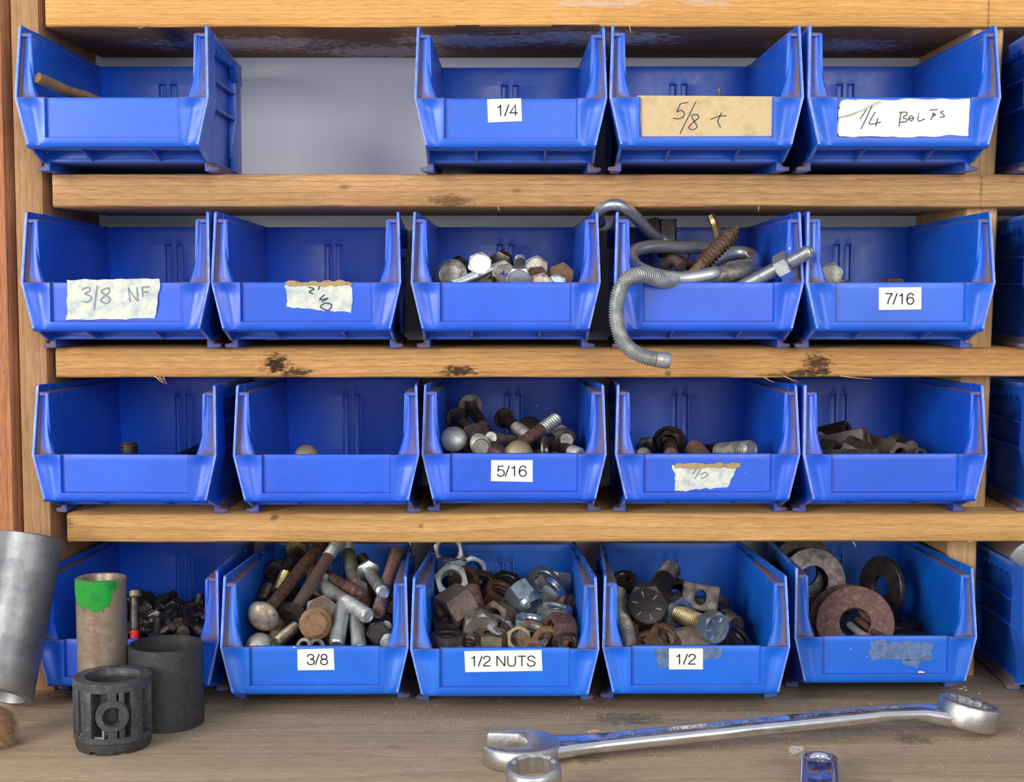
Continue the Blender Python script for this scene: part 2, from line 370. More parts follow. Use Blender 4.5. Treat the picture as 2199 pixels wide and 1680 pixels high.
# splinters that stand off the sawn lower edges
def sliver(par, pts, r=.00035):
    mb = MB(); n = len(pts); mb.sweep(pts, [r*(1-.8*i/(n-1)) for i in range(n)], 5); link('splinter', mb.mesh('splinter'), M['splinter'], par)
for (b_, x, y, dx, dy) in ((2, 335, 812, 14, 10), (2, 342, 812, 13, 14), (2, 350, 812, 9, 13), (2, 330, 811, 22, 4), (1, 1355, 445, 4, 12), (1, 1070, 445, 2, 9), (0, 1352, 57, 3, 14), (2, 1640, 812, 24, 10), (2, 1685, 811, 30, 9), (2, 1805, 810, 68, 4), (3, 1833, 1167, 6, 8), (3, 880, 1166, 2, 6), (0, 310, 58, -14, 3), (1, 1630, 445, -2, 10), (3, 2080, 1166, 10, -4)):
    p = P(x, y, -1); q = P(x+dx, y+dy, -3); sliver(sh[b_], [p+Vector((0, .001, .0006)), (p+q)/2+Vector((0, -.0004, 0)), q])
for (xt, xb, zt, zb, yd) in ((2156, 2136, UNDER[0], SHELF[0], 7), (2142, 2128, UNDER[1], SHELF[1], 10), (2127, 2114, UNDER[2], SHELF[2], 24), (2097, 2090, UNDER[3], 0., 33)):
    yt = {UNDER[0]: 57, UNDER[1]: 444, UNDER[2]: 811, UNDER[3]: 1165}[zt]; yb = yt+300
    a = P(xt, yt, yd).x; b = P(xb, yb, yd).x; w = .0178
    q = yd*MM; R = [[(x-w, q, z), (x-w+.001, q-.001, z), (x-.001, q-.001, z), (x, q, z), (x, WALLY, z), (x-w, WALLY, z)] for x, z in ((a, zt), ((a+b)/2, (zt+zb)/2), (b, zb))]
    mb = MB(); mb.rings(R); link('divider', mb.mesh('divider', 1, 0, 30), M['divider'], rack)
# a second divider and post close the bays to the right of the frame
mb = MB(); mb.box(.545, .565, 0, WALLY, 0, .62); link('side_post', mb.mesh('side_post', 1, .001), M['post'], rack)

# ------------------------------------------------------------------ blue hopper bins (millimetres, lip front at y = 0, foot at z = 0)
LB = 131.
def lerp(a, b, t): return a+(b-a)*t
def pw(x, tab):
    for (x0, y0), (x1, y1) in zip(tab, tab[1:]):
        if x <= x1: return lerp(y0, y1, max(0, min(1, (x-x0)/(x1-x0))))
    return tab[-1][1]
hx = lambda z: pw(z, [(0, 47), (12.2, 46.4), (37.5, 52.3), (76.5, 51.0)])
fy = lambda z: pw(z, [(2.5, 31), (12.2, 0.), (37.5, 0.), (76.5, 6.)])
xi = lambda y, z: 44.-1.6*(y/LB)-2.4*(1-z/72.)
ztop = lambda y: 76.5-3.6*max(0, y-6)/LB
def mesh_body():
    mb = MB()
    for sx in (-1, 1):
        ys = [5, 15, 40, 80, LB]; zs = [6, 9, 12.7, 13.2, 20, 40, 60, 71.5]; yq = lambda y, z: y if z > 13 else max(y, 29.+y*.02)
        A = [[(sx*(xi(y, z)-(4*(1-(z-6)/3) if z < 9 else 0)), yq(y, z), z) for z in zs] for y in ys]
        B = [[(sx*(xi(y, z)+1.7), yq(y, z), z) for z in zs] for y in ys]
        mb.sheet(A, B)
        for y0, y1, cut in ((25.6, 27.2, 0), (100, 101.7, 2.6)):        # vertical ribs outside
            xr = lambda z: max(45.6, hx(z)-1.3-cut); A = [[(sx*xr(z), y0, z) for z in (13, 20, 37.5, 60, 71)], [(sx*xr(z), y1, z) for z in (13, 20, 37.5, 60, 71)]]
            mb.sheet(A, [[(sx*43.5, p[1], p[2]) for p in r] for r in A])
        A = [[(sx*(46.4-1.2*(y-101)/30), y, z) for z in (5, 40, 72)] for y in (101, 115, LB)]
        mb.sheet(A, [[(sx*44, p[1], p[2]) for p in r] for r in A])
    A = [[(-44+88*i/6, y, 7) for i in range(7)] for y in (28, 60, 100, LB)]
    mb.sheet(A, [[(p[0], p[1], 5.) for p in r] for r in A])
    e = .3
    xs = [-43.2, -20, -4.9-e, -4.9, -2.0, -2.0+e, 2.0-e, 2.0, 4.9, 4.9+e, 20, 43.2]; zs = [6, 12, 58.5, 61, 61.4, 68, 72.5]
    def dep(x, z): return 1.7 if (1.99 <= abs(x) <= 4.91 and 11 < z < 61.2) else 0
    A = [[(x, LB-2+dep(x, z), z) for x in xs] for z in zs]
    mb.sheet(A, [[(x, LB+.6, z) for x in xs] for z in zs])
    for s in (-1, 1):                                     # low frame around the slots
        for a in (1.2, 5.2): mb.box(min(s*a, s*(a+.7)), max(s*a, s*(a+.7)), LB-2.5, LB-1.9, 10, 61.5)
        mb.box(min(s*1.2, s*5.9), max(s*1.2, s*5.9), LB-2.5, LB-1.9, 61.5, 62.3)
    mb.box(-45.4, 45.4, 29, 30.6, 5, 11.4)                # wall under the lip
    return mb.mesh('body', MM, .35)
def mesh_lip():
    mb = MB()
    F = [(37.6, .9), (37.3, .25), (36.6, 0), (34, 0), (30, 0), (25, 0), (20, 0), (16.2, 0), (15.7, 0), (15.3, 0), (13.2, 0), (11.6, .5), (10.5, 1.8), (10.2, 4), (10.4, 12), (11, 29.6)]
    K = [(37.6, 1.7), (37.3, 2.3), (36.6, 2.6), (34, 2.7), (30, 2.8), (25, 2.9), (20, 3.0), (16.2, 3.1), (15.7, 3.2), (15.2, 3.3), (14.2, 3.6), (13.2, 4.4), (12.7, 5.6), (12.5, 7), (12.5, 12), (12.8, 29.6)]
    us = [0, .08, .2, .32, .44, .56, .68, .82, .94, 1]
    def xs(z, y):
        w = hx(min(37.5, max(12.2, z)))-(y/30.*1.)
        L = [lerp(-w, -36.3, u) for u in us]+[-35.4]; c = [-30+6*i for i in range(11)]
        return L+c+[-q for q in reversed(L)]
    A, B, Dd = [], [], []
    for (z, y), (zk, yk) in zip(F, K):
        X = xs(z, y); nx = len(X); row = []; dr = []
        for j, x in enumerate(X):
            yy = y
            jj = min(j, nx-1-j)
            if jj >= 10 and z > 16: yy += 2.5
            if jj < 10 and 12 < z < 37.4:                 # scooped corner blocks
                u = us[jj]; v = min(1, max(0, (z-13)/24.))
                cen = lerp(.62, .48, v); wd = lerp(.20, .34, v)
                yy += (.5+2.2*v)*math.exp(-((u-cen)/wd)**2)*(1 if z < 34 else max(0, (37.4-z)/3.4))
            row.append((x, yy, z)); dr.append((.5 if z > 37 and jj < 11 else 0)+(.35 if abs(z-15.7) < .1 and jj >= 10 else 0)+(.06 if jj == 10 and z > 16 else 0))
        A.append(row); Dd.append(dr); B.append([(x, max(yk, 0), zk) for x in xs(zk, yk)])
    for i in range(len(A)):                                # keep the wall at least a millimetre thick behind the recess
        B[i] = [(b[0], max(b[1], A[i][j][1]+.9) if A[i][j][2] > 15.6 else b[1], b[2]) for j, b in enumerate(B[i])]
    mb.sheet(A, B, Dd)
    return mb.mesh('front_lip', MM, 0, 40)
def mesh_rim(sx):
    mb = MB()
    zs = [76.5, 74, 70, 60, 50, 44, 37.5, 30, 20, 12.2, 8, 4.5]
    A, B = [], []
    for z in zs:
        f = fy(z); b = 27 if z > 10 else 27+(10-z)*1.1
        ys = [f, f+.8, f+5, lerp(f, b, .6), b]; o = [5.6*max(0, y-6)/LB if z > 12 else 0 for y in ys]; dz = [3.6*max(0, y-6)/LB*min(1, max(0, (z-50)/20)) for y in ys]
        A.append([(sx*(hx(z)-q), y, (z if i else z-.8*(z > 76))-dz[i]) for i, (y, q) in enumerate(zip(ys, o))])
        B.append([(sx*(hx(z)-q-1.5), y, z-dz[i]) for i, (y, q) in enumerate(zip(ys, o))])
    mb.sheet(A, B, [[-.8, -.35, 0, 0, 0]]*len(zs))
    ys = [20, 40, 70, 100, LB]
    xo = lambda y: 50.9-5.6*y/LB
    A = [[(sx*xo(y), y, z) for z in (ztop(y)-7, ztop(y)-3, ztop(y))] for y in ys]
    mb.sheet(A, [[(p[0]-sx*1.5, p[1], p[2]) for p in r] for r in A], [[0, 0, -.45]]*len(ys))
    mb.box(min(sx*43, sx*(xo(LB)+.2)), max(sx*43, sx*(xo(LB)+.2)), LB-6, LB+2.5, 60.5, ztop(LB))   # hanger at the rear
    ys = [6, 9, 14, 20, 40, 70, 100, LB]; us = [0, .25, .5, .75, 1]
    A, B, Dd = [], [], []
    for y in ys:
        x0, x1 = xi(y, 72)-.2, (xo(y)-1.0 if y >= 20 else 49.6)
        z = min(72.3, ztop(y)-3.2)
        A.append([(sx*lerp(x0, x1, u), y, z-(.5 if u == 0 else 0)) for u in us]); B.append([(p[0], p[1], z-1.8) for p in A[-1]])
        Dd.append([.35, .85, 1, .95, .7])
    mb.sheet(A, B, Dd)
    zs = [72.4, 71.8, 70, 64, 58, 53, 49, 46, 43, 40.5, 38.6, 37.4]; us = [0, .1, .28, .46, .64, .82, 1]
    A, B, Dd = [], [], []
    for z in zs:
        xe = 44.2 if z > 58 else 44.2-4.0*((58-z)/20.6)**1.8
        if z > 72.2: xe += .9
        x1 = hx(z)-1.2; f = fy(z)
        yo = [3.2, 2.0, 1.9, 2.4, 3.2, 3.4, 2.4]
        A.append([(sx*lerp(xe, x1, u), f+q, z) for u, q in zip(us, yo)])
        B.append([(sx*lerp(xe+.2, x1, u), f+q+1.5, z) for u, q in zip(us, yo)])
        low = max(0, (41-z)/4.)
        Dd.append([0+low*.3, .0+low*.4, .0+low*.5, .04+low*.7, .3+low*.6, .8, 1.])
    mb.sheet(A, B, Dd)
    return mb.mesh('side_rim', MM, 0, 40)
def mesh_foot(sx):
    mb = MB()
    prof = [(43.5, .0), (50.2, 0), (51.2, 1.0), (50.9, 2.4), (47.2, 2.9), (46.4, 6.2), (43.5, 6.2)]
    R = []
    for y, k in ((29.5, .55), (30.5, 1), (46, .72), (LB-6, .45)):
        R.append([(sx*(43.5+(x-43.5)*k), y, z) for x, z in prof])
    n = len(prof); base = [mb.add(r, [.2, .3, .6, 1, 1, .5, 0]) for r in R]
    for i in range(len(R)-1):
        for k in range(n): mb.f.append((base[i]+k, base[i]+(k+1) % n, base[i+1]+(k+1) % n, base[i+1]+k))
    mb.f.append(tuple(range(base[0], base[0]+n))); mb.f.append(tuple(range(base[-1], base[-1]+n)))
    return mb.mesh('foot', MM, .3)
def mesh_web(x, t=1.2):
    mb = MB(); mb.prism([(3.5, 10.6), (29.8, 11), (29.8, 5.2), (27.5, 5.2)], x-t/2, x+t/2, 'x'); return mb.mesh('rib', MM, .2)
def mesh_siderib(sx, z):
    mb = MB(); mb.box(min(sx*44, sx*47.6), max(sx*44, sx*47.6), 27, 100.5, z-.7, z+.7); return mb.mesh('side_rib', MM, .2)
def mesh_teeth(sx):
    mb = MB()
    for k in range(7):
        y = 34+k*9.; mb.prism([(y, 70), (y+9, 69.7), (y+4.5, 65.8)], sx*45, sx*48.6, 'x')
    for y, d in ((27, 10), (100, -10)): mb.prism([(y, 70), (y+d, 70), (y, 58)], sx*45, sx*49.4, 'x')
    return mb.mesh('scalloped_edge', MM, .2)
BM = dict(body=mesh_body(), lip=mesh_lip(), rim={s: mesh_rim(s) for s in (-1, 1)}, foot={s: mesh_foot(s) for s in (-1, 1)},
          web=[mesh_web(x) for x in (-19, 19)], srib=[mesh_siderib(s, z) for s in (-1, 1) for z in (36.5, 52)], teeth={s: mesh_teeth(s) for s in (-1, 1)})
BINS = {}
def make_bin(key, px, Yl, zbase, label, mat, rot=0., group='blue stacking bins on the rack'):
    p = P(px, {3: 208, 2: 612, 1: 988, 0: 1392}[zbase[1]], Yl)
    t = thing('storage_bin', label, 'bin', (p.x, p.y, zbase[0]+.0003), group)
    t.rotation_euler.z = math.radians(rot)
    link('body', BM['body'], mat, t); link('front_lip', BM['lip'], mat, t)
    for s in (-1, 1):
        link('side_rim', BM['rim'][s], mat, t); link('foot', BM['foot'][s], mat, t); link('scalloped_edge', BM['teeth'][s], mat, t)
    for w in BM['web']: link('rib', w, mat, t)
    for w in BM['srib']: link('side_rib', w, mat, t)
    BINS[key] = (t, p.x, Yl, zbase[0]); return t
ROWZ = {1: (SHELF[0], 3), 2: (SHELF[1], 2), 3: (SHELF[2], 1), 4: (0., 0)}
A_, B_, C_ = BLUE
for key, px, Y, row, label, mat, rot in (
  ('11', 239, -47, 1, 'unlabelled blue bin with a rusty bent rod poking out, top shelf', A_, -.3),
  ('13', 1097, -43, 1, 'blue bin with printed white 1/4 sticker on the top shelf', A_, 0),
  ('14', 1518, -49, 1, 'blue bin with tan cardboard tag handwritten 5/8 on the top shelf', A_, 0),
  ('15', 1943, -49, 1, 'blue bin with torn white paper handwritten 1/4 BOLTS on the top shelf', A_, 1.),
  ('16', 2438, -47, 1, 'blue bin mostly cut off by the picture edge right of the top divider', A_, 0),
  ('21', 247, -38, 2, 'empty blue bin with wrinkled tape handwritten 3/8 NF', C_, -1.4),
  ('22', 657, -38, 2, 'empty blue bin with small torn tape scrap reading 3/8, second shelf', C_, 0),
  ('23', 1086, -38, 2, 'blue bin of shiny hex bolts with no label, below the 1/4 sticker bin', C_, 0),
  ('24', 1523, -38, 2, 'blue bin overflowing with hooks, U-bolts and a rusty lag screw', C_, 0),
  ('25', 1935, -41, 2, 'blue bin with printed white 7/16 sticker', A_, 1.2),
  ('26', 2433, -40, 2, 'blue bin mostly cut off by the picture edge beside the 7/16 bin', A_, 0),
  ('31', 266, -28, 3, 'unlabelled blue bin with one dark threaded stub upright inside, above the grey pipe', C_, -2.2),
  ('32', 700, -29, 3, 'empty-looking blue bin without label, left of the 5/16 bin', C_, -.4),
  ('33', 1104, -24, 3, 'blue bin with printed white 5/16 sticker full of dark carriage bolts', C_, 0),
  ('34', 1520, -26, 3, 'blue bin with torn dirty tape scrap right of the 5/16 bin', C_, .3),
  ('35', 1923, -27, 3, 'unlabelled blue bin of long grey coupling nuts on the third shelf', C_, 1.3),
  ('36', 2420, -27, 3, 'blue bin mostly cut off by the picture edge beside the coupling nut bin', A_, 0),
  ('41', 273, -30, 4, 'blue bin on the bench partly hidden behind the green-topped tube', C_, -1.6),
  ('42', 675, -46, 4, 'blue bin with printed white 3/8 sticker full of long rusty bolts', B_, 0),
  ('43', 1084, -50, 4, 'blue bin with printed white 1/2 NUTS sticker full of hex nuts', B_, 0),
  ('44', 1495, -46, 4, 'blue bin with printed white 1/2 sticker over grey tape residue', B_, 0),
  ('45', 1902, -24, 4, 'blue bin with grey tape residue on its lip holding big washers', B_, .3),
  ('46', 2398, -30, 4, 'blue bin cut off by the picture edge at bench level, shiny metal inside', B_, 0)):
    make_bin(key, px, Y, ROWZ[row], label, mat, rot)

# ------------------------------------------------------------------ stickers and writing on the lips
def loc_in(key, px, py, dy=1.5):
    t, bx, Yl, bz = BINS[key]; q = P(px, py, Yl+dy); return q.x-bx, q.z-bz
def paper(key, corners, mat, name='label', jag=0., curl=0., label=None, dy=.0, lab=None):
    """sheet of paper stuck on the lip recess; corners are four picture points"""
    t = BINS[key][0]; C4 = [loc_in(key, *c) for c in corners]; nu, nv = 24, 8; px_seed = corners[0][0]*.37
    A, B = [], []
    for j in range(nv+1):
        v = j/nv; ra, rb = [], []
        for i in range(nu+1):
            u = i/nu
            x = lerp(lerp(C4[0][0], C4[1][0], u), lerp(C4[3][0], C4[2][0], u), v); z = lerp(lerp(C4[0][1], C4[1][1], u), lerp(C4[3][1], C4[2][1], u), v)
            if jag:
                if i in (0, nu): x += jag*mnoise.noise((j*.55, i*3.1, jag+px_seed))*.001
                if j in (0, nv): z += jag*(mnoise.noise((i*.33, j*2.3, 4.2+px_seed))+.35*mnoise.noise((i*.9, j*2.3, 9.2+px_seed)))*.0006
            y = .00225-dy*MM-curl*.001*(.5+mnoise.noise((x*90, z*130, 1.)))*(1 if curl else 0)
            ra.append((x, y, z)); rb.append((x, y+.0003, z))
        A.append(ra); B.append(rb)
    mb = MB(); mb.sheet(A, B)
    return link(name, mb.mesh(name, 1, 0, 60), mat, t, lab)
GLYPH = {
 '1': (.56, [[(.10, .56), (.20, .58), (.27, .63), (.30, .72)]], [[(.30, .72), (.30, 0)]]), '/': (.30, [], [[(0, -.02), (.26, .74)]]), ' ': (.30, [], []),
 '4': (.56, [], [[(.38, 0), (.38, .71), (.03, .20), (.53, .20)]]), '7': (.56, [[(.50, .69), (.38, .52), (.27, .30), (.20, 0)]], [[(.04, .70), (.51, .70)]]),
 '6': (.56, [[(.48, .55), (.42, .67), (.28, .71), (.14, .64), (.06, .45), (.05, .25), (.12, .07), (.27, 0), (.43, .06), (.50, .22), (.44, .38), (.28, .45), (.13, .38), (.06, .25)]], []),
 '5': (.56, [[(.08, .34), (.16, .43), (.28, .46), (.43, .39), (.50, .24), (.44, .08), (.28, 0), (.12, .05), (.05, .17)]], [[(.46, .70), (.13, .70), (.08, .34)]]),
 '3': (.56, [[(.06, .53), (.13, .66), (.27, .71), (.42, .65), (.46, .53), (.40, .42), (.24, .38)], [(.24, .38), (.42, .34), (.50, .20), (.43, .06), (.27, 0), (.11, .06), (.04, .20)]], []),
 '8': (.56, [[(.275+.18*math.sin(a*math.pi/8), .54-.17*math.cos(a*math.pi/8)) for a in range(17)], [(.275+.22*math.sin(a*math.pi/8), .19-.19*math.cos(a*math.pi/8)) for a in range(17)]], []),
 '2': (.56, [[(.06, .49), (.10, .63), (.27, .71), (.44, .64), (.47, .50), (.38, .36), (.16, .18), (.05, .02)]], [[(.04, .01), (.50, .01)]]),
 'N': (.72, [], [[(.08, 0), (.08, .72)], [(.08, .72), (.60, 0)], [(.60, 0), (.60, .72)]]), 'U': (.71, [[(.08, .27), (.13, .08), (.33, -.01), (.53, .08), (.58, .27)]], [[(.08, .72), (.08, .27)], [(.58, .27), (.58, .72)]]),
 'T': (.62, [], [[(.02, .71), (.58, .71)], [(.30, .71), (.30, 0)]]), 'S': (.66, [[(.54, .53), (.47, .66), (.30, .72), (.13, .66), (.09, .53), (.18, .42), (.40, .34), (.55, .21), (.49, .06), (.30, -.01), (.11, .05), (.04, .21)]], [])}
def spline(pts, k=6):
    pts = [Vector(p) for p in pts]; sm = []
    for i in range(len(pts)-1):
        p0, p1, p2, p3 = pts[max(i-1, 0)], pts[i], pts[i+1], pts[min(i+2, len(pts)-1)]
        for q in range(k):
            t = q/k; sm.append(.5*((2*p1)+(p2-p0)*t+(2*p0-5*p1+4*p2-p3)*t*t+(3*p1-p0-3*p2+p3)*t**3))
    return sm+[pts[-1]]
def lettering(key, par, text, box, mat, hw=.037):
    """print the text so that it fills the picture box (x0, y0, x1, y1)"""
    runs = []; x = 0
    for ch in text:
        adv, sm, st = GLYPH[ch]
        for r in sm: runs.append([p+Vector((x, 0)) for p in spline(r)])
        for r in st: runs.append([Vector(p)+Vector((x, 0)) for p in r])
        x += adv
    xs = [p.x for r in runs for p in r]
    (x0, z1), (x1, z0) = loc_in(key, box[0], box[1]), loc_in(key, box[2], box[3]); k = (z1-z0)/.74
    sx = (x1-x0)/(max(xs)-min(xs)); mb = MB()
    for r in runs:
        n = len(r); L = []
        for i, p in enumerate(r):
            a = (p-r[i-1]).normalized() if i else (r[1]-p).normalized(); b = (r[i+1]-p).normalized() if i < n-1 else a
            nn = Vector((-(a+b).y, (a+b).x)); nn = nn.normalized()/max(.5, (nn.length/2)) if nn.length > 1e-4 else Vector((-a.y, a.x))
            L.append([((q.x-min(xs))*sx+x0, q.y*k+z0+.01*k) for q in (p-nn*hw, p+nn*hw)])
        mb.sheet([[(u, .00210, w) for u, w in c] for c in L], [[(u, .00222, w) for u, w in c] for c in L])
    return link('lettering', mb.mesh('lettering', 1, 0, 20), mat, par)
def strokes(key, par, fn, lines, mat, r=.00022, y=.0020):
    """pen strokes: flat ribbons lying on the paper"""
    mb = MB(); C = [v.co for v in par.data.vertices]
    for ln in lines:
        pts = spline([Vector(loc_in(key, *fn(*q))) for q in ln]); n = len(pts); A = []
        for i, p in enumerate(pts):
            d = (pts[min(i+1, n-1)]-pts[max(i-1, 0)]).normalized(); m = Vector((-d.y, d.x))*r
            yy = min((c for c in C), key=lambda c: (c.x-p.x)**2+(c.z-p.y)**2+c.y*1e-9).y
            A.append([(q.x, yy-.00016, q.y) for q in (p-m, p+m)])
        mb.sheet(A, [[(a[0], a[1]+.0001, a[2]) for a in q] for q in A])
    return link('handwriting', mb.mesh('handwriting'), mat, par)
for key, cs, text, box in (
  ('13', [(1046, 214), (1119, 212), (1121, 261), (1048, 264)], '1/4', (1068, 226, 1112, 250)),
  ('25', [(1888, 619), (1980, 618), (1980, 666), (1888, 667)], '7/16', (1902, 631, 1963, 655)),
  ('33', [(1055, 990), (1144, 990), (1144, 1037), (1054, 1035)], '5/16', (1068, 1002, 1130, 1025)),
  ('42', [(638, 1397), (716, 1395), (718, 1441), (639, 1442)], '3/8', (659, 1407, 703, 1430)),
  ('43', [(997, 1401), (1163, 1398), (1165, 1443), (999, 1446)], '1/2 NUTS', (1012, 1411, 1149, 1433)),
  ('44', [(1437, 1395), (1510, 1395), (1510, 1440), (1437, 1440)], '1/2', (1453, 1407, 1494, 1429))):
    lb = paper(key, cs, M['paper'], lab='white printed sticker'); lettering(key, lb, text, box, M['ink'])
z2 = lambda x, y: (860+x/3.141, 20+y/3.141)
z3 = lambda x, y: (1500+x/3.146, 20+y/3.146)
z4 = lambda x, y: (x/2.972, 420+y/2.972)
zp = lambda x, y: (x, y)
lb = paper('14', [(1368, 206), (1666, 208), (1661, 293), (1379, 294)], M['card'], 'cardboard_tag', lab='tan cardboard tag')
strokes('14', lb, z2, [[(1890, 640), (1942, 630)], [(1888, 640), (1866, 694), (1890, 684), (1915, 702), (1906, 730), (1870, 742), (1840, 736)], [(1992, 628), (1886, 842)], [(2004, 712), (1966, 720), (1982, 758), (2002, 796), (1970, 816), (1946, 800), (1974, 766), (2012, 734), (2004, 712)]], M['pen'], .00026)
strokes('14', lb, z3, [[(82, 748), (138, 726), (192, 723)], [(158, 700), (132, 758), (150, 800)]], M['pen'], .00026)
lb = paper('15', [(1806, 216), (2092, 214), (2080, 294), (1798, 296)], M['tornpaper'], 'paper_tag', 2., .9, lab='torn yellowed white paper tag')
strokes('15', lb, z3, [[(1136, 680), (1092, 746)], [(1174, 655), (1096, 815)], [(1196, 698), (1152, 778), (1232, 766)], [(1212, 738), (1194, 796)], [(1370, 695), (1354, 796)], [(1358, 702), (1400, 698), (1410, 712), (1384, 734), (1414, 748), (1400, 762), (1360, 768)], [(1420, 742), (1436, 722), (1456, 738), (1440, 758), (1420, 742)], [(1424, 742), (1452, 740)], [(1492, 704), (1486, 756), (1532, 744)], [(1560, 686), (1616, 680)], [(1592, 702), (1570, 752)], [(1580, 706), (1602, 716), (1576, 730)], [(1662, 688), (1636, 700), (1656, 714), (1660, 728), (1630, 734)]], M['pen'], .00026, .0012)
# a lifted fold on the torn tag
t5 = BINS['15'][0]
mb = MB(); pts = [loc_in('15', *z3(x, y)) for x, y in ((940, 690), (975, 640), (1080, 615), (1220, 620), (1090, 690), (1000, 722), (940, 735))]
i = mb.add([(x, .0002-.0012*(k % 2), z) for k, (x, z) in enumerate(pts)]); j = mb.add([(x, .0014, z) for x, z in pts]); n = len(pts)
mb.f += [tuple(range(i, i+n)), tuple(range(j+n-1, j-1, -1))]+[(i+k, j+k, j+(k+1) % n, i+(k+1) % n) for k in range(n)]
link('torn_flap', mb.mesh('torn_flap', 1, 0, 20), M['tornpaper'], t5, 'crumpled flap of the paper tag')
lb = paper('21', [(143, 602), (344, 600), (334, 686), (143, 688)], M['tape'], 'tape_tag', 1.2, .7, lab='wrinkled masking tape tag', dy=.5)
strokes('21', lb, z4, [[(520, 604), (562, 590), (572, 612), (540, 630), (580, 650), (566, 682), (520, 682)], [(620, 580), (600, 730)], [(692, 592), (646, 616), (702, 660), (680, 692), (644, 670), (696, 622), (692, 592)], [(820, 590), (830, 682)], [(820, 600), (876, 676)], [(876, 590), (882, 680)], [(910, 590), (916, 652)], [(910, 590), (958, 586)], [(912, 620), (950, 618)]], M['faded'], .00045, .0009)
lb = paper('22', [(614, 610), (756, 608), (752, 672), (616, 662)], M['tape'], 'tape_tag', 1.6, .4, lab='small torn tape tag')
strokes('22', lb, zp, [[(662, 618), (674, 622), (664, 628), (672, 632)], [(686, 616), (683, 624)], [(697, 634), (686, 645), (704, 642), (690, 650)], [(698, 652), (688, 660), (704, 668), (712, 656), (698, 652)]], M['pen'], .00035, .0013)
paper('22', [(614, 607), (752, 605), (754, 614), (616, 617)], M['frayed'], 'frayed_edge', 2.2, .5, lab='frayed brown tape edge', dy=.4)
lb = paper('34', [(1445, 1000), (1586, 1000), (1560, 1048), (1453, 1056)], M['tape'], 'tape_tag', 1.6, .4, lab='dirty torn tape tag')
strokes('34', lb, zp, [[(1496, 1006), (1488, 1020)], [(1508, 1004), (1492, 1030)], [(1504, 1022), (1514, 1016), (1520, 1022), (1506, 1030)]], M['faded'], .00035, .0013)
paper('34', [(1447, 997), (1588, 996), (1588, 1006), (1449, 1007)], M['frayed'], 'frayed_edge', 2.2, .5, lab='frayed brown tape edge', dy=.4)
paper('44', [(1405, 1393), (1438, 1392), (1438, 1434), (1413, 1437)], M['residue'], 'tape_residue', .8, 0, lab='grey tape residue left of the sticker', dy=-.18)
paper('44', [(1509, 1392), (1552, 1393), (1549, 1414), (1510, 1420)], M['residue'], 'tape_residue', .8, 0, lab='grey tape residue right of the sticker', dy=-.18)
paper('45', [(1874, 1376), (2003, 1384), (1998, 1424), (1864, 1416)], M['residue'], 'tape_residue', 3., 0, lab='patch of grey tape residue', dy=-.18)
paper('45', [(1938, 1420), (1985, 1420), (1968, 1436), (1944, 1430)], M['residue'], 'tape_residue', 1.5, 0, lab='torn corner of grey tape residue', dy=-.18)

# ------------------------------------------------------------------ fasteners: shank along +z, underside of the head at z = 0 (millimetres)
def hexring(af, z, seg=36, ch=True, top=True, k=.5):
    out = []
    for i in range(seg):
        a = 2*math.pi*i/seg; r = af/2/math.cos((a % (math.pi/3))-math.pi/6)
        out.append((r*math.cos(a), r*math.sin(a), z-(r-af/2)*k*(1 if top else -1) if ch else z))
    return out
def circ(r, z, seg=36): return [(r*math.cos(2*math.pi*i/seg), r*math.sin(2*math.pi*i/seg), z) for i in range(seg)]
def me_hexhead(af, h, flange=0):
    def f():
        mb = MB()
        if flange: mb.revolve([(flange*.2, 0), (flange, 0), (flange, 1.1), (flange*.9, 1.6), (af*.5, 2.4), (af*.3, 2.4)], 36)
        z0 = 1.5 if flange else 0.
        mb.rings([circ(af*.47, -.0+z0), hexring(af, z0+.2, ch=True, top=False), hexring(af, h), circ(af*.475, h), circ(af*.44, h-.25), circ(.01, h-.25)], cap=True)
        me = mb.mesh('head', MM, 0, 28)
        for v in me.vertices: v.co.z = -v.co.z
        me.flip_normals(); return me
    return cached(('hh', af, h, flange), f)
def me_nut(af, h, bore, collar=0):
    def f():
        mb = MB(); R = [hexring(af, h), hexring(af, 0, top=False), circ(af*.475, 0), circ(bore*1.12, 0), circ(bore, .8)]
        n = max(3, int(h/1.5))
        for i in range(n): R += [circ(bore*(1. if i % 2 else 1.10), .8+(h-1.6)*(i+.5)/n)]
        R += [circ(bore, h-.8), circ(bore*1.12, h), circ(af*.475, h)]
        mb.rings(R, close=True)
        if collar:
            mb.revolve([(af*.46, h-.3), (af*.46, h+collar*.7), (af*.40, h+collar), (bore*1.15, h+collar), (bore*1.15, h-.3)], 36, close=True)
        me = mb.mesh('hex_nut', MM, 0, 28)
        for v in me.vertices: v.co.z -= h*.5*MM
        return me
    return cached(('nut', af, h, bore, collar), f)
def me_dome(r, h):
    return cached(('dome', r, h), lambda: _dome(r, h))
def _dome(r, h):
    mb = MB(); mb.revolve([(r*.3, 0), (r*.96, 0), (r, -.6)]+[(r*math.cos(a), -.6-(h-.6)*math.sin(a)) for a in [math.pi/2*i/7 for i in range(1, 7)]]+[(.01, -h)], 28)
    return mb.mesh('head', MM, 0, 50)
def me_shank(r, z0, z1, sqn=0):
    def f():
        mb = MB(); mb.revolve([(r, z0), (r, (z0+z1)/2), (r, z1)], 18)
        if sqn: mb.box(-r, r, -r, r, 0, sqn)
        return mb.mesh('shank', MM, 0, 40)
    return cached(('sh', round(r, 2), round(z0, 1), round(z1, 1), sqn), f)
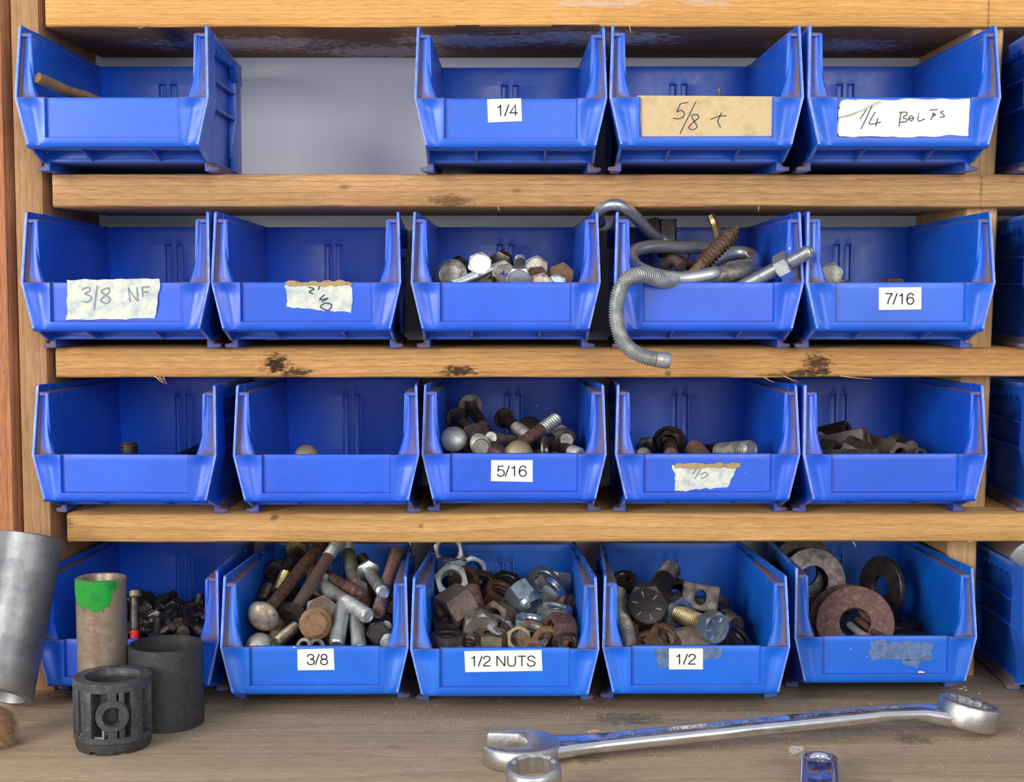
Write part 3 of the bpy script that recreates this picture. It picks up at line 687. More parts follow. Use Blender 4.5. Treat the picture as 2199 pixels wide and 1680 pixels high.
def me_thread(r, z0, z1, pitch=1.5):
    def f():
        n = max(2, int((z1-z0-1)/pitch)); pr = [(r*.84, z0)]
        for i in range(n):
            z = z0+(z1-1-z0)*i/n; p = (z1-1-z0)/n
            pr += [(r*.82, z+.08*p), (r*1.0, z+.42*p), (r*1.0, z+.58*p), (r*.82, z+.92*p)]
        pr += [(r*.86, z1-1), (r*.74, z1), (r*.55, z1), (r*.5, z1-.3), (.01, z1-.3)]
        mb = MB(); mb.revolve(pr, 20); return mb.mesh('thread', MM, 0, 38)
    return cached(('th', round(r, 2), round(z0, 1), round(z1, 1), pitch), f)
def frame_of(ax, roll=0.):
    q = Vector(ax).to_track_quat('Z', 'X'); return q.to_matrix().to_4x4() @ Matrix.Rotation(math.radians(roll), 4, 'Z')
def bolt(A, B, d, kind, mat, label, group, af=None, hh=None, tf=.5, mh=None, ms=None, mt=None, roll=0., pitch=1.5, name=None, marks=None, thread=True):
    """A: middle of the head's outer face, B: tip of the shank"""
    A, B = Vector(A), Vector(B); r = d/2; af = af or d*1.55; hh = hh or d*.65
    if CUR[0]:
        ax = (B-A).normalized(); g = math.sqrt(max(0, 1-ax.y*ax.y)); hr = 0 if kind in ('stud', 'pin') else (af*.58 if kind != 'flange' else af*.74)
        gx = math.sqrt(max(0, 1-ax.x*ax.x)); A, B = fit(CUR[0], [A, B], [max(hr, r)*g*MM, r*g*MM])
    ax = (B-A); L = ax.length/MM; ax.normalize()
    nm = name or {'hex': 'hex_bolt', 'dome': 'carriage_bolt', 'flange': 'flange_bolt', 'stud': 'threaded_stud', 'pin': 'steel_pin'}[kind]
    t = thing(nm, label, 'bolt' if kind not in ('pin',) else 'pin', A, group)
    head = 0 if kind in ('stud', 'pin') else hh
    t.matrix_world = Matrix.Translation(A+ax*head*MM) @ frame_of(ax, roll)
    m = M[mat]; S = max(3., L-head); zt = S*(1-tf) if thread else S
    q = lambda v: round(v*2)/2
    if kind == 'hex': link('head', me_hexhead(round(af, 1), round(hh, 1)), M[mh or mat], t)
    elif kind == 'flange': link('head', me_hexhead(round(af, 1), round(hh, 1), round(af*.74, 1)), M[mh or mat], t)
    elif kind == 'dome': link('head', me_dome(round(af/2, 1), round(hh, 1)), M[mh or mat], t)
    if zt > .5: link('shank', me_shank(r*(.94 if thread else 1), 0 if head else 0, q(zt), 3. if kind == 'dome' else 0), M[ms or mat], t)
    if thread: link('thread', me_thread(r, q(zt) if zt > .5 else 0, q(S), pitch), M[mt or mat], t)
    if marks:
        mb = MB(); R0 = af*.5
        for k in range(marks):
            a = 2*math.pi*(k+.3)/marks; c, s = math.cos(a), math.sin(a)
            pts = [(R0*u*c-w*s, R0*u*s+w*c) for u, w in ((.48, -.3), (.80, -.3), (.80, .3), (.48, .3))]
            mb.prism(pts, -hh-.15, -hh+.3, 'z')
        link('grade_mark', mb.mesh('grade_mark', MM, 0, 30), M['dull' if mat == 'black' else 'zinc'], t)
    return t
def nut(c, ax, af, h, mat, label, group, bore=None, roll=0., collar=0, name='hex_nut'):
    a_ = Vector(ax).normalized()
    if CUR[0]: c = fit(CUR[0], [Vector(c)], [(af*.57*math.sqrt(max(0, 1-a_.y**2))+h*.5*abs(a_.y))*MM])[0]
    me = me_nut(round(af, 1), round(h, 1), round(bore or af*.30, 1), collar)
    o = link(name, me, M[mat]); o.matrix_world = Matrix.Translation(c) @ frame_of(ax, roll)
    return tag(o, label, 'nut', group)
def washer(c, ax, ro, ri, th, mat, label, group, name='flat_washer'):
    def f():
        mb = MB(); e = min(.5, th*.3)
        mb.revolve([(ri, -th/2), (ro-e, -th/2), (ro, -th/2+e), (ro, th/2-e), (ro-e, th/2), (ri+.2, th/2), (ri, th/2-.2)], 40, close=True)
        return mb.mesh('flat_washer', MM, 0, 35)
    a_ = Vector(ax).normalized()
    if CUR[0]: c = fit(CUR[0], [Vector(c)], [(ro*math.sqrt(max(0, 1-a_.y**2))+th*.5*abs(a_.y))*MM])[0]
    o = link(name, cached(('w', ro, ri, th), f), M[mat]); o.matrix_world = Matrix.Translation(c) @ frame_of(ax)
    return tag(o, label, 'washer', group)
def coupling(A, B, af, mat, label, group, roll=0.):
    A, B = Vector(A), Vector(B); L = (B-A).length/MM
    return nut((A+B)/2, B-A, af, round(L), mat, label, group, roll=roll, name='coupling_nut')
def heap(key, n, d, L, mats, label, group, y0=36, y1=112, z0=8.5, head='hex', layers=2):
    CUR[0] = None
    """spare pieces lying crosswise on the bin floor, underneath those in sight"""
    t, bx, Yl, bz = BINS[key]; k = 0
    per = max(1, n//layers)
    for l in range(layers):
        for i in range(per):
            z = z0+d*.8+l*d*1.9
            if l % 2 == 0:
                y = lerp(y0, y1, (i+.5)/per); x = random.uniform(-6, 6); dx = L/2*random.choice((-1, 1)); dy = random.uniform(-3, 3)
                a, b = (x-dx, y-dy), (x+dx, y+dy)
            else:
                x = lerp(-34, 34, (i+.5)/per); y = random.uniform(y0+L/2, max(y0+L/2+1, y1-L/2)); dy = L/2*random.choice((-1, 1)); dx = random.uniform(-3, 3)
                a, b = (x-dx, y-dy), (x+dx, y+dy)
            bolt((bx+a[0]*MM, Yl*MM+a[1]*MM, bz+z*MM), (bx+b[0]*MM, Yl*MM+b[1]*MM, bz+z*MM+random.uniform(-1, 1)*MM), d, head, random.choice(mats), label, group, tf=.5, pitch=1.7, roll=random.uniform(0, 60))

# ---- top shelf
z1 = zoom(0, 0, 2.9716)
G = 'stray fasteners on the top shelf'
def rodpath(pts, r, pitch, name, label, cat, mat, group=None, thread=None, seg=12, thread2=None):
    """bent rod; thread = list of (start, end) fractions that carry a thread"""
    pts = [Vector(p) for p in pts]; sm = []
    for i in range(len(pts)-1):
        p0, p1, p2, p3 = pts[max(i-1, 0)], pts[i], pts[i+1], pts[min(i+2, len(pts)-1)]
        for k in range(24):
            s = k/24; sm.append(.5*((2*p1)+(p2-p0)*s+(2*p0-5*p1+4*p2-p3)*s*s+(3*p1-p0-3*p2+p3)*s**3))
    sm.append(pts[-1])
    cum = [0]
    for a, b in zip(sm, sm[1:]): cum.append(cum[-1]+(b-a).length)
    L = cum[-1]
    def at(s):
        s = max(0, min(L, s)); i = 0
        while i < len(cum)-2 and cum[i+1] < s: i += 1
        return sm[i].lerp(sm[i+1], (s-cum[i])/max(1e-9, cum[i+1]-cum[i]))
    t = thing(name, label, cat, (0, 0, 0), group)
    cuts = [0.]
    for a, b in (thread or []): cuts += [a, b]
    cuts = sorted(set(cuts+[1.]))
    for a, b in zip(cuts, cuts[1:]):
        th = any(abs(a-x) < 1e-6 for x, y in (thread or []))
        mb = MB(); P2, R2 = [], []
        if th:
            n = int((b-a)*L/(pitch*MM))
            for i in range(n):
                for f, q in ((.1, .83), (.4, 1.), (.6, 1.), (.9, .83)):
                    P2.append(at(a*L+(b-a)*L*(i+f)/n)); R2.append(r*q*MM)
        else:
            n = max(6, int((b-a)*L/.002))
            P2 = [at(a*L+(b-a)*L*i/n) for i in range(n+1)]; R2 = [r*MM*.97]*len(P2)
        if a == 0: R2[0] *= .85
        if b == 1: R2[-1] *= .85
        mb.sweep(P2, R2, seg)
        o = link('thread' if th else 'rod', mb.mesh('thread' if th else 'rod', 1, 0, 40), M[mat], t)
    return t
rodpath([z1(236, 494, -46), z1(330, 535, -38), z1(440, 585, -26), z1(590, 632, 0), z1(760, 720, 40)], 3.0, 1.3, 'threaded_rod', 'bent rusty threaded rod leaning out of the unlabelled top left bin', 'rod', 'orange', None, [(0., .98)])
rodpath([P(1544, 190, -16), P(1545, 215, -14), P(1548, 300, -8)], 1.0, 1., 'nail', 'thin nail tip standing up behind the cardboard 5/8 tag', 'nail', 'dull')

# ---- second shelf: shiny hex bolts
z5 = zoom(860, 420, 3.141); z6 = zoom(1500, 420, 3.146)
CUR[0] = '23'; G = 'hex bolts in the unlabelled bin on the second shelf'
Q = 'in the shiny bolt bin'
bolt(z5(330, 530, -14), z5(470, 600, 40), 7.5, 'flange', 'dull', 'dull grey flange-headed bolt, leftmost '+Q, G, af=12.5, hh=6, roll=12)
bolt(z5(535, 462, -8), z5(500, 540, 50), 7.5, 'hex', 'zinc', 'brightest hex head, highest of the shiny heads '+Q, G, af=12.4, hh=5, roll=10)
bolt(z5(700, 470, 22), z5(338, 612, -28), 6.6, 'stud', 'zinc', 'shiny threaded shank slanting down left '+Q, G, tf=1., pitch=1.3)
bolt(z5(692, 440, 34), z5(560, 545, 6), 7.2, 'hex', 'olive', 'greenish grey bolt head behind the marked head '+Q, G, af=12.5, hh=5.4, tf=.6)
sa = bolt(z5(706, 540, -14), z5(590, 610, 34), 8., 'hex', 'dull', 'grey hex bolt with blue marker letters on its head '+Q, G, af=13.6, hh=5.6, roll=20)
bolt(z5(800, 574, -29), z5(806, 430, 20), 7., 'hex', 'zinc', 'zinc bolt with blue-stained face and shank standing up '+Q, G, af=13.2, hh=5, roll=30, tf=.2)
bolt(z5(915, 486, -2), z5(900, 560, 50), 7.5, 'hex', 'mix', 'orange-rusted hex head with white patch '+Q, G, af=12.6, hh=5, roll=5)
bolt(z5(922, 556, -16), z5(905, 600, 38), 7.5, 'hex', 'rust', 'brown hex head, middle of the rusted three '+Q, G, af=12.6, hh=5, roll=22)
bolt(z5(945, 602, -28), z5(935, 640, 20), 7.5, 'hex', 'mix', 'lowest rusty-edged zinc head touching the lip '+Q, G, af=12, hh=5, roll=14)
bolt(z5(1088, 538, -10), z5(1000, 560, 44), 7.5, 'hex', 'orange', 'rust-brown hex head nearest the right wall '+Q, G, af=13, hh=6, roll=8)
bolt(z5(1052, 596, -26), z5(1130, 640, 20), 7., 'hex', 'zincblue', 'bluish bolt head low at the lip on the right '+Q, G, af=10, hh=5)
bolt(z5(380, 470, 30), z5(500, 500, 12), 6.6, 'hex', 'dark', 'dark bolt between grey flange head and brightest head '+Q, G, af=10, hh=5, tf=.5)
bolt(z5(640, 560, -6), z5(540, 625, -30), 8., 'stud', 'dark', 'dark thick shank below the marked head '+Q, G, tf=.4)
heap('23', 12, 7., 40, ['dull', 'zinc', 'dark'], 'bolt lying under the others '+Q, 'buried bolts in the second-shelf bin')
mb = MB()   # blue marker letters on the grey head
for ln in ([(2.2, 3.6), (.6, 4.2), (-.2, 2.8), (1.6, 2.0), (1.2, .6), (-.4, .9)], [(-.6, -.6), (2.4, -1.6), (-.4, -3.0)], [(.6, -1.0), (.7, -2.4)]):
    mb.sweep([(x, y, -5.75) for x, y in ln], .32, 5)
link('marker_letters', mb.mesh('marker_letters', MM), M['blueink'], sa)

# ---- second shelf: hooks and U-bolts
CUR[0] = None; G = 'hooks and odd hardware in the overflowing bin'
rodpath([z5(1350, 190, 12), z5(1330, 128, 2), z5(1390, 72, -6), z5(1480, 66, -8), z5(1570, 130, 0), z5(1680, 245, 16), z5(1750, 300, 26), z5(1850, 350, 40)], 3.6, 1.4, 'hook_bolt', 'grey hooked rod arching over the rims of two second-shelf bins', 'hook', 'bright', G, [(.80, .99)])
rodpath([z6(60, 350, 30), z5(1900, 352, 16), z5(1700, 345, 4), z5(1580, 372, -4), z5(1558, 420, -10), z5(1600, 485, -18), z5(1720, 535, -26), z5(1900, 560, -31), z5(2100, 530, -30), z6(120, 520, -26)], 4.0, 1.4, 'u_bolt', 'big shiny U-bolt lying on its side across the overflowing bin', 'bolt', 'bright', G, seg=16)
rodpath([z5(1960, 560, -20), z5(1780, 572, -38), z5(1660, 540, -47), z5(1560, 548, -52), z5(1490, 620, -53), z5(1460, 740, -52), z5(1466, 880, -52), z5(1520, 1010, -52), z5(1640, 1085, -51), z5(1820, 1118, -50)], 4.5, 1.35, 'hook_bolt', 'pale threaded J-hook hanging over the lip of the overflowing bin', 'hook', 'galv', G, [(.10, .93)], 16)
mb = MB(); pts = [z5(1880, 592, -28), z5(2050, 560, -30), z5(2190, 530, -28), z6(100, 520, -26), z6(280, 500, -22), z6(385, 520, -20), z6(300, 570, -26)]
rodpath([z6(-90, 592, -26), z6(-20, 575, -28), z6(120, 545, -26), z6(280, 510, -22), z6(370, 512, -12), z6(390, 545, -4)], 5.2, 1.4, 'eye_bolt', 'dull grey thick curved end of an eye bolt along the lip', 'bolt', 'dull', G, seg=16)
rodpath([z6(20, 500, 4), z6(130, 425, 10), z6(250, 385, 16), z6(350, 400, 14), z6(375, 445, 6), z6(320, 475, -4), z6(200, 490, -10)], 4., 1.4, 'eye_bolt', 'shiny eye bolt ring behind the rusty lag screw', 'bolt', 'bright', G, seg=16)
A, B = z6(20, 470, -14), z6(287, 195, -6); ax = (B-A).normalized(); L = (B-A).length/MM
t = thing('lag_screw', 'rusty brown lag screw with coarse thread pointing up right', 'screw', A, G); t.matrix_world = Matrix.Translation(A) @ frame_of(ax)
pr = [(.01, -14), (3.2, -14), (3.2, 0)]; n = 13
for i in range(n):
    z = L*.94*i/n; p = L*.94/n; k = 1 if i < 10 else (13.2-i)/3.4
    pr += [(3.5*k, z+.1*p), (3.4*k, z+.34*p), (5.0*k, z+.50*p), (5.0*k, z+.56*p), (3.5*k, z+.72*p)]
pr += [(.5, L*.97), (.01, L)]
mb = MB(); mb.revolve(pr, 18); link('screw_thread', mb.mesh('screw_thread', MM, 0, 45), M['brown'], t)
bolt(z6(210, 660, -24), z6(760, 372, -48), 8., 'stud', 'zinc', 'bright zinc threaded stud carrying a nut, sticking out over the bin rim', G, tf=1., pitch=1.35)
A, B = z6(260, 634, -26), z6(760, 372, -48)
nut(z6(583, 476, -40.5), B-A, 13.5, 7.5, 'zinc', 'bright zinc hex nut threaded on the stud leaning over the bin rim', G, bore=3.9, roll=12)
mb = MB(); R = []
A = [[z5(1650, 165, 44), z5(1700, 150, 50), z5(1730, 148, 54), z5(1735, 160, 54)], [z5(1668, 260, 42), z5(1710, 250, 48), z5(1740, 260, 52), z5(1745, 262, 52)], [z5(1668, 345, 36), z5(1720, 340, 44), z5(1745, 345, 50), z5(1750, 346, 50)]]
mb.sheet(A, [[p+Vector((.001, .0018, 0)) for p in r] for r in A]); o = link('steel_bracket', mb.mesh('steel_bracket', 1, 0), M['greyrust']); tag(o, 'brown bent metal strip standing behind the hooked rod', 'bracket', G)
mb = MB(); A = [[z5(x, y, Y) for x, Y in ((1735, 58), (1760, 56), (1850, 56), (1862, 62))] for y in (158, 250, 420)]
mb.sheet(A, [[p+Vector((0, .003, 0)) for p in r] for r in A]); o = link('steel_plate', mb.mesh('steel_plate', 1, 0), M['black']); tag(o, 'glossy black plate upright at the back of the overflowing bin', 'plate', G)
rodpath([z6(78, 128, 34), z6(105, 185, 34), z6(128, 270, 30), z6(140, 420, 22)], 2.6, 1., 'brass_strip', 'brassy thin strip standing beside the lag screw tip', 'strip', 'brass', G, seg=6)
rodpath([z5(1780, 470, 10), z5(1840, 440, 6), z5(1900, 480, 0)], 3.6, 1.3, 'threaded_stud', 'brown threaded stub inside the loop of the big U-bolt', 'bolt', 'greyrust', G, [(.02, .98)])
rodpath([z5(1870, 440, 24), z5(1960, 470, 16), z6(40, 520, 8)], 3.4, 1.3, 'threaded_stud', 'dark rusty stud lying under the lag screw', 'bolt', 'rust', G, [(.02, .98)])
rodpath([z6(150, 520, -4), z6(220, 485, 0), z6(300, 470, 8)], 3.6, 1.3, 'hook_bolt', 'small bright zinc rod end below the shiny eye bolt ring', 'hook', 'galv', G)
heap('24', 10, 7., 44, ['dark', 'rust', 'dull'], 'rod piece lying under the hooks in the overflowing bin', 'buried pieces in the overflowing bin')
# ---- second shelf: 7/16 bin
CUR[0] = '25'; G = 'bolts in the bin marked 7/16'
bolt(z6(892, 534, -27), z6(915, 640, 30), 9., 'hex', 'dull', 'dull grey hex bolt facing out at the left of the 7/16 bin', G, af=12.6, hh=6.4, roll=14)
nut(z6(976, 622, -22), (.1, -.2, 1), 12.5, 7, 'dull', 'grey nut top just visible over the 7/16 lip', G)
bolt(z6(1330, 640, -10), z6(1250, 612, 12), 8., 'hex', 'rust', 'rusty bolt barely showing above the 7/16 sticker', G, af=13, roll=30)
heap('25', 6, 8., 38, ['dull', 'rust'], 'bolt lying hidden low in the 7/16 bin', 'buried bolts in the 7/16 bin', layers=2)
# ---- third shelf
CUR[0] = None
z7 = zoom(0, 790, 2.972); z8 = zoom(860, 790, 3.141); z9 = zoom(1500, 790, 3.146)
bolt(z7(826, 720, 4), z7(822, 473, 6), 11.2, 'stud', 'dark', 'dark brown threaded stud standing upright in the third-shelf left bin', None, tf=1., pitch=2.2)
mb = MB(); A = [[z7(1000, 600, 0), z7(1150, 535, 30), z7(1275, 480, 48)], [z7(1000, 660, 0), z7(1150, 640, 30), z7(1290, 640, 48)]]
mb.sheet(A, [[p+Vector((.003, .006, 0)) for p in r] for r in A]); tag(link('steel_bar', mb.mesh('steel_bar', 1, .0006), M['black']), 'black wedge of flat bar leaning in the third-shelf left bin', 'bar')
bolt(z7(1956, 552, -14), z7(1960, 680, 20), 6.5, 'dome', 'tan', 'tan bolt head just peeping over the lip left of the 5/16 bin', None, af=14, hh=4.4)
CUR[0] = '33'; G = 'carriage bolts in the bin marked 5/16'; Q = 'in the 5/16 bin'
bolt(z8(466, 246, 62), z8(576, 425, 12), 7.6, 'dome', 'dull', 'grey disc-headed carriage bolt standing highest at the back '+Q, G, af=15.4, hh=3.2, ms='dark', mt='dark', tf=.2)
bolt(z8(354, 476, -6), z8(420, 560, 52), 7.6, 'dome', 'dull', 'silvery domed head facing out at the far left '+Q, G, af=15.4, hh=5, mh='galv')
bolt(z8(500, 452, 34), z8(546, 536, -11), 11.5, 'stud', 'dull', 'thick stud with saw-scratched end pointing at the viewer '+Q, G, tf=.9, ms='dark')
washer(z8(508, 478, 2), (.12, -1, -.22), 9.6, 4.6, 1.8, 'dark', 'dark washer seated behind the saw-scratched stud end '+Q, G)
bolt(z8(760, 500, 26), z8(608, 474, -4), 7.4, 'pin', 'dull', 'smooth round pin end beside the saw-scratched stud '+Q, G, thread=False, ms='dull')
bolt(z8(630, 640, -14), z8(1064, 338, 18), 8., 'dome', 'redrust', 'long rusty carriage bolt pointing up right with bright thread '+Q, G, af=16, hh=4, tf=.28, mt='galv', pitch=1.7)
bolt(z8(795, 590, -17), z8(830, 560, 44), 7.6, 'dome', 'tan', 'large tan domed head at the lip, above the sticker '+Q, G, af=17, hh=5.4)
bolt(z8(684, 330, 58), z8(868, 470, 18), 8.6, 'dome', 'dark', 'dark bolt with round head slanting down right at the back '+Q, G, af=13, hh=4, tf=.5, mt='dull')
bolt(z8(960, 520, 10), z8(1100, 420, 34), 7.6, 'stud', 'dull', 'grey thread end behind the long rusty bolt '+Q, G, tf=.6, ms='dark')
bolt(z8(1070, 470, 50), z8(1122, 488, 4), 7.6, 'pin', 'dull', 'ringed grey bolt end at the right '+Q, G, thread=False)
washer(z8(1114, 482, 12), (.15, -1, -.1), 6.6, 3.9, 1.6, 'dark', 'dark washer around the ringed bolt end on the right '+Q, G)
bolt(z8(1010, 510, 20), z8(1218, 592, -13), 8.4, 'stud', 'galv', 'zinc bolt lying low at the right '+Q, G, tf=.3, ms='dark')
washer(z8(975, 550, -10), (1, -.25, .1), 7.8, 3.6, 1.8, 'olive', 'washer standing edge-on right of the tan dome '+Q, G)
bolt(z8(1035, 600, 20), z8(1048, 602, -14), 6., 'stud', 'rust', 'small rusty thread end at the lip '+Q, G, tf=1.)
bolt(z8(640, 580, -10), z8(600, 640, 20), 8, 'dome', 'dark', 'dark domed head half hidden left of the tan dome '+Q, G, af=16, hh=4)
bolt(z8(950, 590, -6), z8(860, 640, 14), 8, 'stud', 'rust', 'short rusty shank right of the tan dome '+Q, G, tf=.3)
bolt(z8(868, 400, 44), z8(880, 470, 60), 8, 'dome', 'black', 'black disc head at the back behind the long rusty bolt '+Q, G, af=16, hh=3.4)
bolt(z8(370, 330, 56), z8(470, 420, 20), 8, 'dome', 'black', 'black bolt in shade under the high disc head '+Q, G, af=14, hh=4)
heap('33', 16, 8., 42, ['dark', 'black', 'dark'], 'dark bolt lying under the others '+Q, 'buried bolts in the 5/16 bin')
CUR[0] = '34'; G = 'bolts in the bin right of the 5/16 bin'; Q = 'in the torn-tape bin'
bolt(z8(1812, 500, 34), z8(1832, 640, -14), 9., 'dome', 'redrust', 'big dark round head with reddish shank below it '+Q, G, af=21, hh=3.2, mh='black', tf=.4)
nut(z8(1806, 500, 26), z8(1832, 640, -14)-z8(1812, 500, 34), 13.5, 5, 'black', 'dark hex nut on the red-brown shank '+Q, G, bore=4.6, roll=12)
bolt(z8(1640, 640, 10), z8(1635, 580, -10), 9., 'stud', 'dull', 'grey thread tip at the left corner '+Q, G, tf=1.)
bolt(z8(2090, 660, -16), z8(1975, 535, 12), 10.5, 'stud', 'rust', 'rust-brown thread end in the middle '+Q, G, tf=1.)
bolt(z9(50, 575, 24), z9(362, 552, -14), 11., 'stud', 'dull', 'shiny stud with rust-brown end facing out '+Q, G, tf=.7, ms='black')
mb = MB(); mb.revolve([(.01, 0), (4.3, 0), (4.4, .35), (.01, .5)], 20)
o = COL.objects[-1]
heap('34', 8, 8., 42, ['dark', 'rust', 'black'], 'bolt lying low under the others '+Q, 'buried bolts in the torn-tape bin')
CUR[0] = '35'; G = 'coupling nuts in the third-shelf bin'; Q = 'in the long nut bin'
coupling(z9(760, 492, 40), z9(1012, 432, 26), 12.5, 'dark', 'topmost long nut with an open bore '+Q, G, 10)
coupling(z9(770, 560, 16), z9(1140, 488, 0), 15., 'greyrust', 'largest brown-grey long nut lying across the middle '+Q, G, 30)
coupling(z9(990, 540, -2), z9(1260, 650, -16), 14., 'dark', 'dark long nut slanting down before the largest '+Q, G, 0)
coupling(z9(1150, 525, 30), z9(1366, 590, -4), 13.5, 'greyrust', 'rounded tube-like nut with open bore facing lower right '+Q, G, 14)
coupling(z9(800, 625, -12), z9(1220, 622, -18), 12., 'dark', 'dark long nut lying flat along the lip '+Q, G, 20)
nut(z9(876, 568, -6), (.8, -.6, -.1), 12.5, 9, 'dark', 'short nut with shiny thread showing, left side '+Q, G)
coupling(z9(1380, 640, 0), z9(1510, 606, -12), 11., 'olive', 'pale end of a nut at the far right '+Q, G, 20)
nut(z9(795, 505, 20), (.5, -.8, .2), 11, 9, 'zincblue', 'small bluish nut in the left corner behind '+Q, G)
heap('35', 6, 10., 40, ['dark'], 'dark stud lying underneath '+Q, 'buried pieces in the coupling nut bin', head='stud')
# ---- bench row: 3/8 bin
zb = zoom(440, 1150, 4.421)
CUR[0] = '42'; G = 'bolts in the bin marked 3/8'; Q = 'in the 3/8 bin'
bolt(zb(515, 818, -36), zb(1120, 60, 44), 8., 'dome', 'rust', 'long rust-brown carriage bolt with big mottled dome at lower left '+Q, G, af=19.4, hh=6.5, mh='mix', tf=.1)
bolt(zb(800, 800, -24), zb(1275, 40, 40), 8., 'hex', 'dark', 'long dark bolt with bright thread at its upper end '+Q, G, af=14, hh=7, ms='greyrust', mt='galv', tf=.26, roll=10)
bolt(zb(1045, 845, -38), zb(1080, 790, 30), 8.5, 'flange', 'orange', 'orange-rusted flange bolt facing out above the sticker '+Q, G, af=12.4, hh=7, roll=20)
bolt(zb(1105, 730, -22), zb(1140, 690, 36), 8.5, 'hex', 'greyrust', 'dark brown hex head behind the orange flange bolt '+Q, G, af=17, hh=6, roll=8)
bolt(zb(1060, 440, 18), zb(1552, 772, -37), 8.8, 'hex', 'galv', 'thick zinc bolt pointing at the viewer, thread end lower right '+Q, G, af=14, hh=6, tf=.45)
bolt(zb(1060, 340, 38), zb(1450, 534, -14), 7.2, 'hex', 'rust', 'rusty plain-ended bolt above the thick zinc bolt '+Q, G, af=13, hh=6, tf=.25, mt='redrust', pitch=2.4)
bolt(zb(1440, 560, 8), zb(1335, 30, 58), 9., 'hex', 'galv', 'grey bolt standing upright at the back with thread on top '+Q, G, af=13, hh=6, tf=.3, ms='dull')
bolt(zb(1425, 700, -14), zb(1466, 1090, -38), 9.2, 'stud', 'galv', 'mottled blue-grey shank running down to the lip '+Q, G, tf=.04)
bolt(zb(1545, 335, 34), zb(1700, 556, -19), 7.6, 'hex', 'zinc', 'bright bolt with pale hex head behind its shank, upper right '+Q, G, af=12.6, hh=4.5, ms='galv', tf=.12)
bolt(zb(1825, 150, 44), zb(1640, 745, -30), 8., 'stud', 'redrust', 'long rusty threaded stud along the right wall '+Q, G, tf=1., pitch=2.)
bolt(zb(890, 90, 58), zb(690, 540, 14), 7.6, 'hex', 'brass', 'yellow-plated bolt with nut-like head at the top, back left '+Q, G, af=13, hh=6, ms='dark', tf=.42)
bolt(zb(680, 320, 46), zb(540, 640, 4), 8, 'hex', 'black', 'black bolt in shade along the left wall '+Q, G, af=13, hh=6)
bolt(zb(900, 830, -20), zb(665, 1030, -41), 7.6, 'stud', 'olive', 'greenish zinc thread slanting down to the lip, left of centre '+Q, G, tf=1.)
bolt(zb(510, 1062, -41.5), zb(640, 1080, 10), 7.5, 'dome', 'dull', 'dull grey domed head under the mottled dome '+Q, G, af=16.6, hh=5.5)
bolt(zb(1310, 660, -16), zb(1250, 1046, -39), 9.2, 'stud', 'zinc', 'zinc thread with a dark cut end at the lip '+Q, G, tf=1.)
for (x, y, a, l) in ((940, 1062, -.5, 'left split washer standing at the lip above the 3/8 sticker'), (1060, 1066, .6, 'right split washer standing at the lip above the 3/8 sticker')):
    washer(zb(x, y, -41), (a, -.8, .4), 5.4, 3.2, 2.2, 'dull', l, G, 'lock_washer')
bolt(zb(1650, 930, -34), zb(1580, 800, 10), 8, 'hex', 'black', 'dark hex head lying at the lower right '+Q, G, af=12, hh=7, roll=25)
bolt(zb(1700, 830, 10), zb(1722, 862, -30), 6, 'pin', 'dull', 'small smooth pin end near the right wall '+Q, G, thread=False)
bolt(zb(1830, 560, 20), zb(1780, 700, -18), 7.5, 'stud', 'dull', 'rust-tipped stud end against the right wall '+Q, G, tf=.5, mt='redrust')
bolt(zb(1800, 880, -14), zb(1722, 1040, -40), 8, 'stud', 'galv', 'pale bolt end low beside the right lip corner '+Q, G, tf=.3)
bolt(zb(730, 760, -14), zb(660, 1000, -32), 7.6, 'stud', 'rust', 'rusty thread half hidden behind the mottled dome '+Q, G, tf=1.)
bolt(zb(1540, 560, 22), zb(1500, 740, -6), 8, 'stud', 'orange', 'orange-brown shank in the gap under the bright bolt '+Q, G, tf=.2)
bolt(zb(1480, 210, 50), zb(1560, 330, 40), 8, 'stud', 'black', 'black threaded end in the shade at the back right '+Q, G, tf=1.)
bolt(zb(1760, 770, -4), zb(1700, 830, -22), 8, 'hex', 'black', 'black bolt shank under the rusty threaded stud '+Q, G, af=12, hh=6)
heap('42', 18, 8., 46, ['dark', 'black', 'rust'], 'bolt buried beneath the long rusty bolts in the 3/8 bin', 'buried bolts in the 3/8 bin', layers=3)
